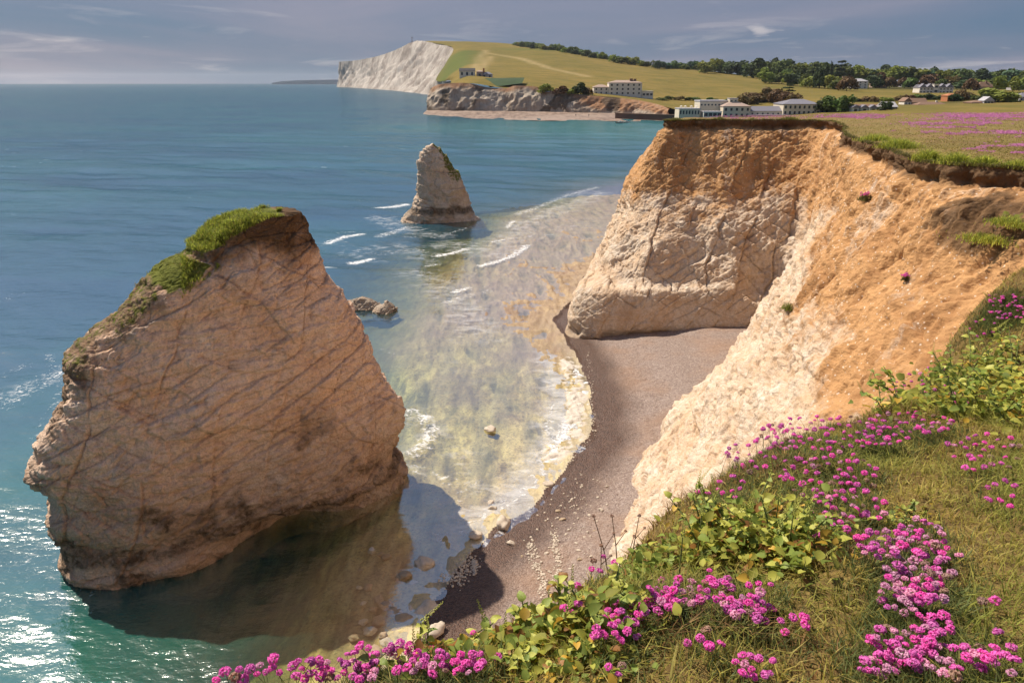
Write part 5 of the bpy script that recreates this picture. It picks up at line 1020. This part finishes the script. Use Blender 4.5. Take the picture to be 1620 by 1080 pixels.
def tube(pts, r0, r1, k=5):
    V, Fs = [], []; pts = [np.array(p, float) for p in pts]
    for i, p in enumerate(pts):
        a = pts[min(i + 1, len(pts) - 1)] - pts[max(i - 1, 0)]; a /= np.linalg.norm(a) + 1e-9; u = np.cross(a, (.31, .9, .2)); u /= np.linalg.norm(u); v = np.cross(a, u); r = r0 + (r1 - r0) * i / (len(pts) - 1)
        for j in range(k): V.append(p + (u * math.cos(6.283 * j / k) + v * math.sin(6.283 * j / k)) * r)
    for i in range(len(pts) - 1):
        for j in range(k): Fs.append((i * k + j, i * k + (j + 1) % k, (i + 1) * k + (j + 1) % k, (i + 1) * k + j))
    return V, Fs
def leafy(label, roots, nleaf, hgt, lsz, spikes, kinds, seed, spread=.13, spx=()):
    g = np.random.default_rng(seed + 400); pts = [hit(*r)[0] for r in roots]; c = np.mean(pts, 0); c[2] = fg(c[0], c[1]); e = empty('leafy_plant', c, label, 'plant'); ns = max(6, nleaf // 9); made = 0; SV, SF = [], []
    for k in range(ns):
        b = np.array(pts[k % len(pts)]) + np.array((*g.normal(0, spread * .35, 2), 0)); b[2] = fg(b[0], b[1]); a = g.uniform(0, 6.283); out = spread * g.uniform(.3, 1.25); hh_ = hgt * g.uniform(.45, 1.1)
        
        oo = out * .6 ** np.arange(7); sv = fs(b[0] + math.cos(a) * oo, b[1] + math.sin(a) * oo); out = oo[int(np.argmax(sv < .03))] if (sv < .03).any() else oo[-1]
        tip = b + np.array((math.cos(a) * out, math.sin(a) * out, hh_)); tip[2] = max(tip[2], fg(tip[0], tip[1]) + .04) if fs(tip[0], tip[1]) < .1 else tip[2]; mid = (b + tip) / 2 + np.array((0, 0, hh_ * .18))
        V, Fs = tube([b - c, mid - c, tip - c], .0035, .0018); o_ = len(SV); SV += list(V); SF += [tuple(i + o_ for i in f) for f in Fs]
        nl_ = nleaf // ns + (k < nleaf % ns)
        for j in range(nl_):
            t = .22 + .78 * (j + .5) / nl_; p = (1 - t) ** 2 * b + 2 * t * (1 - t) * mid + t * t * tip; la = a + j * 2.4 + g.normal(0, .4)
            kd = kinds[g.choice(len(kinds), p=[.52, .36, .07, .05])] if t > .4 else kinds[g.choice(len(kinds), p=[.3, .34, .19, .17])]
            lf = link('leaf', LEAF[kd][g.integers(5)], None, e, p - c); s = lsz * g.uniform(.42, .9) * (1.1 - .35 * t); lf.scale = (s, s * g.uniform(.85, 1.15), s); lf.rotation_euler = (g.normal(0, .35), -g.uniform(-.15, .95), la)
        if k < spikes:
            sp = link('flower_spike', SPIKE[k % 3], None, e, tip - c); l = g.uniform(.05, .1); sp.scale = (l, l, l); sp.rotation_euler = (g.normal(0, .35), g.normal(0, .35), 0)
    for (px, py, l) in spx:     # tall spikes seen above the clump
        p, gz = hit(px, py, hgt); b = np.array((p[0], p[1], gz)); V, Fs = tube([b - c, p - c], .003, .0015); o_ = len(SV); SV += list(V); SF += [tuple(i + o_ for i in f) for f in Fs]; sp = link('flower_spike', SPIKE[0], None, e, p - c); sp.scale = (l, l, l)
    # the many small leaves lower in the clump, too small to pick apart
    LV = np.array([v.co for v in LEAF['lf_a'][0].vertices]); LF = np.array([p.vertices[:] for p in LEAF['lf_a'][0].polygons]); fv, ff, fc_ = [], [], []
    BB = np.array([pts[k % len(pts)] for k in range(int(nleaf * 3.4))]); BB[:, :2] += g.normal(0, spread * .6, (len(BB), 2)); BB[:, 2] = fg(BB[:, 0], BB[:, 1]); BB = BB[fs(BB[:, 0], BB[:, 1]) < .06]
    for k, b in enumerate(BB):
        b[2] += hgt * g.uniform(.05, .85) * math.exp(-((k % 7) / 9)); s = lsz * g.uniform(.35, .8); E_ = np.array(Matrix.Rotation(g.uniform(0, 6.28), 3, 'Z') @ Matrix.Rotation(-g.uniform(-.3, 1.1), 3, 'Y') @ Matrix.Rotation(g.normal(0, .6), 3, 'X'))
        ff.append(LF + len(LV) * len(fv)); fv.append(LV @ E_.T * s + b - c); col = np.array(LEAFC[kinds[g.choice(4, p=[.45, .38, .09, .08])]]) * g.uniform(.6, 1.2); fc_.append(np.repeat(col[None], len(LV), 0))
    fo_ = link('foliage', np_mesh('foliage', np.concatenate(fv), np.concatenate(ff), dict(col=np.concatenate(fc_))), M['blade'], e); fo_['kind'] = 'stuff'
    so_ = link('stems', np_mesh('stems', SV, SF), M['stem'], e); so_['kind'] = 'stuff'; return e
KD = ('lf_a', 'lf_b', 'lf_c', 'lf_d')
leafy('wide clump of fleshy green leaves over the shingle at the bottom centre', [(715, 1022), (770, 1015), (820, 1000), (870, 1000), (915, 990), (960, 975)], 290, .10, .052, 12, KD, 1, .12, [(868, 940, .05), (885, 935, .05), (905, 925, .07)])
leafy('small leafy sprig at the left tip of the wide leaf clump', [(662, 1050), (690, 1040)], 40, .11, .042, 5, KD, 2, .08, [(655, 1020, .06)])
leafy('yellow green leafy plant with flower spikes in the middle of the flowers', [(1120, 875), (1165, 880), (1210, 885), (1255, 890), (1180, 850), (1230, 850)], 290, .15, .05, 16, KD, 3, .14, [(1232, 790, .08), (1190, 800, .07), (1110, 815, .07), (1080, 850, .08), (1255, 815, .06)])
leafy('large lush bright green leafy clump at the right edge', [(1500, 660), (1540, 660), (1580, 665), (1620, 670), (1500, 630), (1560, 630), (1610, 630), (1650, 640), (1470, 650), (1530, 600), (1580, 590)], 295, .30, .066, 16, ('lf_a', 'lf_b', 'lf_a', 'lf_c'), 4, .24)
leafy('low leafy fringe between the wide leaf clump and the bottom edge', [(850, 1060), (900, 1065), (950, 1045)], 70, .05, .036, 0, KD, 5, .09)
leafy('green leafy tuft by the dry seed stalks at the brink', [(1010, 880), (1040, 890), (1000, 915)], 60, .045, .036, 1, ('lf_b', 'lf_b', 'lf_a', 'lf_d'), 6, .08)
leafy('small leafy tuft in front of the pale pink clump', [(1410, 835), (1445, 825)], 24, .03, .032, 0, KD, 7, .06)
# dry seed stalks
M['dry'] = simple('dry_stalk', (.17, .095, .055), .85, .3, 30)
e = None
for k, (px, py, hpx) in enumerate([(965, 905, 110), (978, 890, 95), (950, 915, 60), (1000, 870, 75), (990, 880, 50)]):
    p, gz = hit(px, py); s = np.linalg.norm(p - C0) / F; h = hpx * s; b = np.array((p[0], p[1], fg(p[0], p[1]))); e = empty('dry_stalk_plant', b, 'dry brown seed stalk at the brink against the beach, %s from the left' % ORD[(1, 2, 0, 4, 3)[k]], 'plant', 'dry seed stalks at the brink'); dx = (-.25 + .12 * k) * h
    V, Fs = tube([(0, 0, 0), (dx * .4, 0, h * .5), (dx, .01, h)], .0022, .0012); link('stalk', np_mesh('stalk', V, Fs), M['dry'], e); hd = link('seed_head', HEADS['faded'][k % 4], None, e, (dx, .01, h)); hd.scale = (.5,) * 3
    V, Fs = tube([(dx * .4, 0, h * .5), (dx * .4 + .03, 0, h * .75)], .0015, .001); link('branch', np_mesh('branch', V, Fs), M['dry'], e); hd = link('seed_head', HEADS['faded'][(k + 1) % 4], None, e, (dx * .4 + .03, 0, h * .76)); hd.scale = (.4,) * 3

# ------------------------------------------------------------------ grass on the stacks, rim and slump
def on_mesh(Pv, msk, n, seed):
    g = np.random.default_rng(seed); idx = np.where(msk)[0]; k = g.choice(idx, n); return Pv[k] + g.normal(0, .05, (n, 3)) * np.array((1, 1, .3)), g
Pf, Nv_, _ = BIG
st_ob = [o for o in bpy.data.objects if o.name == 'sea_stack'][0]
bpx = 810 + F * Pf[:, 0] / (Pf[:, 1] * CP - (Pf[:, 2] - H) * SP)
lidm = (Nv_[:, 2] > .38) & (Pf[:, 2] > 13.0) & (bpx > 288) & (Nv_[:, 0] < .3) & (fbm(Pf * .7 + 3, 3) > -.35)
B, g = on_mesh(Pf, lidm, 15000, 3); col = pal(len(B), [(.30, .34, .05), (.40, .42, .07), (.20, .24, .04), (.36, .30, .07)], [4, 3, 2, 1], g); V, T, cv_ = blades(B, .20, .014, .8, col, 31)
o = link('grass', np_mesh('stack_grass', V, T, dict(col=cv_), smooth=False), M['blade'], st_ob); o['kind'] = 'stuff'
lidm = (Nv_[:, 2] > .2) & (Nv_[:, 0] < .2) & (Pf[:, 2] > 9.0) & (bpx < 330) & (fbm(Pf * .6 + 13, 3) > .12)
B, g = on_mesh(Pf, lidm, 1300, 4); col = pal(len(B), [(.24, .24, .05), (.30, .22, .07), (.20, .13, .06)], [2, 2, 1], g); V, T, cv_ = blades(B, .11, .014, .9, col, 32)
o = link('grass', np_mesh('stack_grass', V, T, dict(col=cv_), smooth=False), M['blade'], st_ob); o['kind'] = 'stuff'
# projecting cliff points
CF = CLIFF.reshape(-1, 3); rel = CF - C0; dd_ = rel[:, 1] * CP - rel[:, 2] * SP; CPX = np.where(dd_ > 1, 810 + F * rel[:, 0] / dd_, -9999); CPY = 540 - F * (rel[:, 1] * SP + rel[:, 2] * CP) / np.maximum(dd_, .1)
def cliff_at(px, py):
    d2 = (CPX - px) ** 2 + (CPY - py) ** 2; c = np.where(d2 < max(36., d2.min() + 1))[0]; return CF[c[np.argmin(dd_[c])]]
def tuft(name, label, P0, rad, n, hgt, wid, cols, pinks=0, seed=0, zf=None):
    g = np.random.default_rng(seed + 70); o_ = g.normal(0, .45, (n, 2)) * np.array(rad); B = np.stack([P0[0] + o_[:, 0], P0[1] + o_[:, 1], np.full(n, P0[2])], 1)
    if zf is not None: B[:, 2] = zf(B[:, 0], B[:, 1]) - .02
    r2 = (o_[:, 0] / rad[0]) ** 2 + (o_[:, 1] / rad[1]) ** 2; V, T, cv_ = blades(B, hgt * np.clip(1.2 - .6 * r2, .4, 1.2), wid, .7, pal(n, cols, [1] * len(cols), g), seed)
    e = empty(name, P0, label, 'plant'); f = link('foliage', np_mesh('foliage', V - P0, T, dict(col=cv_), smooth=False), M['blade'], e); f['kind'] = 'stuff'
    for k in range(pinks):
        h_ = link('flower', HEADS['pink'][k % 4], None, e, (g.normal(0, .4) * rad[0], g.normal(0, .4) * rad[1], hgt * g.uniform(.7, 1.1))); h_.scale = (4,) * 3
    return e
YG = [(.38, .40, .06), (.48, .47, .08), (.24, .29, .045)]
def rimspot(px, py, back=.6):
    k = np.argmin((rpx - px) ** 2 + (rpy - py) ** 2); return k
rel = RIM - C0; rd = rel[:, 1] * CP - rel[:, 2] * SP; rpx = np.where(rd > 1, 810 + F * rel[:, 0] / rd, -9999); rpy = 540 - F * (rel[:, 1] * SP + rel[:, 2] * CP) / np.maximum(rd, .1)
for k, (px, n, w_, h_, lb) in enumerate([(1362, 900, 1.5, .35, 'yellow green clump on the cliff rim where the far and near edges meet'), (1398, 1100, 1.6, .40, 'broad yellow green clump on the near cliff rim, second from the notch'), (1448, 800, 1.0, .40, 'spiky green clump on the near cliff rim, third from the notch'), (1492, 900, 1.0, .36, 'bright green clump overhanging the dark earth of the near rim'), (1540, 800, .9, .30, 'bright green clump on the near rim left of the right edge'), (1596, 800, .9, .28, 'bright green clump on the rim at the right edge of the picture'), (1066, 300, .9, .28, 'small green tuft at the seaward corner of the headland rim'), (1135, 260, 1.0, .26, 'small green tuft on the headland rim left of centre'), (1185, 220, .8, .22, 'low green tuft in the middle of the headland rim'), (1245, 420, 1.4, .30, 'wider green tuft on the headland rim right of centre')]):
    c_ = np.where((np.abs(rpx - px) < 6) & (np.arange(nu) > sum(US[:2])) & (np.arange(nu) < sum(US[:13])))[0]; c_ = c_[np.argmin(rd[c_])] if len(c_) else int(np.argmin(np.abs(rpx - px))); P0 = RIM[c_].copy(); inl = np.array((.9, .45)) if px > 1340 else np.array((.1, .9)); P0[:2] += inl * .55 * w_; P0[2] = Gn(P0[:1], P0[1:2])[0]
    tuft('rim_plant', lb, P0, (w_ * .68, w_ * .6), int(n * .8), h_ * 1.1, .02, YG if k < 6 else [(.20, .20, .035), (.14, .14, .03)], seed=k, zf=Gn)
for k, (px, py, n, w_, h_, cols, pk, lb) in enumerate([(1364, 314, 160, .35, .4, [(.16, .15, .05)], 16, 'tuft of pink flowers growing alone on the orange cliff'), (1428, 442, 90, .2, .25, [(.16, .15, .05)], 12, 'pink flower tuft beside the slumped turf on the slope'), (1241, 489, 200, .4, .35, [(.22, .24, .05)], 0, 'single green tuft on the edge of the white chalk spur'), (1560, 378, 900, 1.0, .25, YG, 0, 'patch of green plants on the slumped turf at the right'), (1600, 360, 700, .9, .25, YG, 0, 'green plants on the slump cut by the right edge')]):
    P0 = cliff_at(px, py).copy(); tuft('cliff_plant', lb, P0, (w_, w_), n, h_, .016, cols, pk, 40 + k)
# thrift carpets and short grass on the clifftop
def plateau_pts(n, px0, px1, py0, py1, seed):
    g = np.random.default_rng(seed); o = []; a = g.uniform(px0, px1, n); b = g.uniform(py0, py1, n); zz_ = np.full(n, 20.6); r_ = np.stack([(a - 810) / F, CP + SP * (540 - b) / F, -SP + CP * (540 - b) / F], 1)
    for it in range(5):
        t = (zz_ - H) / r_[:, 2]; q = C0 + r_ * t[:, None]; zz_ = np.minimum(Gn(q[:, 0], np.clip(q[:, 1], 0, 300)), 23.0)
    k = (q[:, 1] > 24) & (q[:, 1] < 108) & inside(q[:, 0], q[:, 1], poly_np[::4]); return q[k], a[k], b[k], g
parts = []
for k, (px0, px1, py0, py1, n, dn) in enumerate([(1080, 1345, 180, 193, 9000, .9), (1270, 1450, 178, 190, 12000, 1.3), (1440, 1680, 176, 192, 22000, 1.6), (1390, 1620, 184, 210, 18000, 1.0), (1430, 1680, 200, 226, 14000, .9), (1500, 1680, 222, 250, 12000, .9), (1560, 1680, 228, 244, 6000, 1.3)]):
    q, a, b, g = plateau_pts(n, px0, px1, py0, py1, 60 + k); f = .8 * fbm(xy0(q[:, 0] * .6, q[:, 1], .22) + k, 3) + .9 * fbm(xy0(q[:, 0], q[:, 1], .9), 3); ex = np.exp(-(((a - (px0 + px1) / 2) / ((px1 - px0) * .36)) ** 2 + ((b - (py0 + py1) / 2) / ((py1 - py0) * .34)) ** 2) ** 2 * .5); kk = (f + .9 * (ex - 1) > (.34 - dn * .30)) & (g.random(len(f)) < .2 + .7 * ex * min(dn, 1)); parts.append(q[kk])
q = np.concatenate(parts); n = len(q); g = np.random.default_rng(77); s = np.clip(np.linalg.norm(q - C0, axis=1) * .00085, .02, .06) * g.uniform(.6, 1.3, n); up = g.uniform(.04, .10, n); c = q + np.stack([0 * up, 0 * up, up], 1); a = g.uniform(0, 6.283, n)
V = np.stack([c + np.stack([np.cos(a) * s, np.sin(a) * s, 0 * s], 1), c + np.stack([np.cos(a + 2.1) * s, np.sin(a + 2.1) * s, 0 * s], 1), c + np.stack([np.cos(a + 4.2) * s, np.sin(a + 4.2) * s, 0 * s], 1), c + np.stack([0 * s, 0 * s, s * .9], 1)], 1).reshape(-1, 3); i = np.arange(n)[:, None] * 4
T = np.concatenate([i + np.array([[0, 1, 3]]), i + np.array([[1, 2, 3]]), i + np.array([[2, 0, 3]])], 0); tag(link('thrift_carpet', np_mesh('carpet', V, T, smooth=False), petal_mat('petal_carpet', (.66, .12, .42), (.78, .30, .56))), 'pink thrift carpet spread over the far clifftop', 'flowers', kind='stuff')
q, a, b, g = plateau_pts(60000, 1050, 1650, 166, 275, 90); col = pal(len(q), [(.34, .26, .08), (.42, .32, .11), (.26, .23, .06)], [3, 3, 2], g); V, T, cv_ = blades(q, .06, .02, .9, col, 91)
tag(link('clifftop_grass', np_mesh('clifftop_grass', V, T, dict(col=cv_), smooth=False), M['blade']), 'short dry grass on the far clifftop', 'grass', kind='stuff')
k = g.integers(sum(US[:2]), sum(US[:13]), 9000); fr_ = g.uniform(0, 1, 9000); B = RIM[k] * (1 - fr_[:, None]) + RIM[k - 1] * fr_[:, None] + np.stack([g.normal(0, .06, 9000), g.normal(0, .06, 9000), np.full(9000, -.02)], 1)
V, T, cv_ = blades(B, .16, .018, 1.3, pal(9000, [(.17, .15, .04), (.12, .10, .035), (.20, .20, .04)], [3, 3, 1], g), 92); tag(link('rim_grass', np_mesh('rim_grass', V, T, dict(col=cv_), smooth=False), M['blade']), 'ragged grass fringe hanging along the cliff rim', 'grass', kind='stuff')

# ------------------------------------------------------------------ boulders and stones
def stone_me(seed, mt, sub=3):
    bm = bmesh.new(); bmesh.ops.create_icosphere(bm, subdivisions=sub, radius=1); V = np.array([v.co for v in bm.verts]); Fs = [[v.index for v in f.verts] for f in bm.faces]; bm.free()
    f1, f2, idv = worley(V * 1.1 + seed * 3.7); d = .82 + .25 * pn(V * 1.2 + seed) + .16 * (idv - .5) - .38 * (f1 - .4) + .09 * pn(V * 3.5 + seed)
    V = V * d[:, None] * np.array((1.15, .9, .62)); me = np_mesh('stone', V, Fs); me.materials.append(mt); return me
M['stone_white'] = simple('chalk_stone', (.52, .44, .35), .9, .4, 3.5, .15); M['stone_tan'] = simple('tan_stone', (.36, .27, .18), .85, .35, 2.5, .2)
STN = {'w': [stone_me(k, M['stone_white']) for k in range(6)], 't': [stone_me(10 + k, M['stone_tan']) for k in range(5)]}
def stone(px, py, wpx, kind, label, group=None, name='boulder', z=None):
    p = PZ(px, py, 0); zb_ = float(bed(np.array([p[0]]), np.array([p[1]]))[0][0]) if z is None else z; p = PZ(px, py, max(zb_, -.6)); s = wpx / F * np.linalg.norm(p - C0) * .5
    o = link(name, random.choice(STN[kind]), None, None, (p[0], p[1], max(zb_, -.6) + s * .22)); o.scale = (s, s * random.uniform(.8, 1.1), s * random.uniform(.75, 1.1)); o.rotation_euler = (random.uniform(-.2, .2), random.uniform(-.2, .2), random.uniform(0, 6.28)); return tag(o, label, 'stone', group)
def nth(k): return ORD[k] if k < 12 else '%d%s' % (k + 1, {1: 'st', 2: 'nd', 3: 'rd'}.get((k + 1) % 10, 'th') if k > 18 else 'th')
for k, (px, py, w_) in enumerate(sorted([(588, 872, 12), (602, 878, 10), (612, 882, 14), (570, 903, 9), (634, 918, 18), (652, 926, 18), (582, 930, 14), (600, 950, 18), (612, 960, 22), (624, 972, 24), (600, 985, 20), (640, 985, 26), (630, 1000, 20), (585, 1000, 18), (612, 1020, 22), (652, 965, 16), (575, 985, 14), (560, 1010, 16), (648, 1010, 18), (596, 1032, 20), (636, 940, 12), (664, 945, 14), (590, 965, 12), (620, 940, 14), (575, 955, 10), (660, 990, 18), (640, 1030, 22), (606, 1006, 14), (626, 955, 10), (568, 930, 9)])):
    stone(px, py, w_ * 1.2, random.choice('wttt'), 'pale stone in the clear shallows below the tall stack, %s from the left' % nth(k), 'pale stones in the clear shallows', z=-.10 - .006 * w_ - random.uniform(0, .12))
stone(672, 895, 34, 'w', 'flat pale stone slab at the edge of the rock shadow'); stone(640, 912, 24, 't', 'orange tan stone among the pale stones in the shallows', z=-.05); stone(676, 968, 40, 'w', 'largest pale rounded boulder near the bottom of the water', z=-.25); stone(690, 1000, 38, 'w', 'pale boulder half hidden behind the leafy sprig', z=.05)
for px, py, w_, lb in [(775, 681, 26, 'pale boulder alone in the middle of the shallow channel'), (776, 796, 15, 'round white stone in the swash, upper of two'), (780, 806, 17, 'round white stone in the swash, lower of two'), (795, 830, 34, 'long pale rock at the water edge of the shingle'), (752, 848, 26, 'pale rock awash left of the long pale rock'), (866, 768, 20, 'white chalk lump on the wet shingle edge')]: stone(px, py, w_, 'w', lb, z=-.05 if py < 820 else .05)
for k, (px, py, w_) in enumerate(sorted([(883, 809, 9), (890, 822, 10), (808, 860, 13), (865, 876, 8), (884, 888, 6), (951, 807, 9), (932, 815, 6), (910, 812, 5), (946, 787, 5), (912, 860, 7), (916, 872, 8), (917, 886, 9), (888, 800, 4), (920, 770, 5), (940, 840, 5), (896, 845, 5), (840, 850, 5), (850, 838, 5), (960, 770, 6), (905, 790, 6), (925, 850, 5), (870, 905, 7), (902, 900, 6), (826, 880, 6), (935, 880, 5)])):
    stone(px, py, w_ * 1.15, random.choice('wwwt'), 'small pale stone on the brown shingle beach, %s from the left' % nth(k), 'small stones on the shingle beach')
# streaks of chalk rubble on the shingle
g = np.random.default_rng(5); VV, FF, RB = [], [], []; base = STN['w'][0]; bv = np.array([v.co for v in stone_me(33, M['stone_white'], 1).vertices]); bf = np.array([p.vertices[:] for p in stone_me(33, M['stone_white'], 1).polygons]); cnt = 0
for pl, wd, n in [([(838, 860), (845, 890), (858, 925), (862, 945)], 9, 260), ([(877, 842), (878, 870), (884, 900), (878, 930)], 7, 220), ([(722, 905), (735, 895), (748, 885)], 16, 200), ([(750, 905), (752, 885)], 4, 90), ([(700, 915), (735, 910)], 10, 90), ([(930, 560), (936, 620), (940, 680), (900, 730)], 5, 160), ([(870, 800), (940, 790), (900, 880)], 40, 120)]:
    pl = np.array(pl, float)
    for k in range(n):
        t = g.uniform(0, len(pl) - 1); i = min(int(t), len(pl) - 2); q = pl[i] + (pl[i + 1] - pl[i]) * (t - i) + g.normal(0, wd * .5, 2) * (1, 1.2); RB.append(PZ(q[0], q[1], .1))
RB = np.array(RB); RZ = bed(RB[:, 0], RB[:, 1])[0]
for p, zz_ in zip(RB, RZ):
        s = g.uniform(.03, .13) * g.uniform(.4, 1); a = g.uniform(0, 6.28)
        R_m = np.array(((math.cos(a), -math.sin(a), 0), (math.sin(a), math.cos(a), 0), (0, 0, 1))); VV.append(bv @ R_m.T * s + np.array((p[0], p[1], zz_ + s * .2))); FF.append(bf + cnt); cnt += len(bv)
tag(link('chalk_rubble', np_mesh('rubble', np.concatenate(VV), np.concatenate(FF)), M['stone_white']), 'white chalk rubble strewn in streaks over the shingle', 'rubble', kind='stuff')

# ------------------------------------------------------------------ sea air
V, Fs = box_me(-16500, 16500, -16500, 16500, -21, 165); hz_ = np_mesh('haze', V, Fs, smooth=False); m = bpy.data.materials.new('sea_air'); m.use_nodes = True; t_ = m.node_tree; t_.nodes.clear()
vo_ = t_.nodes.new('ShaderNodeVolumePrincipled'); vo_.inputs['Color'].default_value = (.80, .86, .95, 1); vo_.inputs['Density'].default_value = 3e-5; vo_.inputs['Anisotropy'].default_value = .3
oo_ = t_.nodes.new('ShaderNodeOutputMaterial'); t_.links.new(vo_.outputs[0], oo_.inputs['Volume']); tag(link('haze', hz_, m), 'thin blue sea haze over the bay', 'haze', kind='stuff')
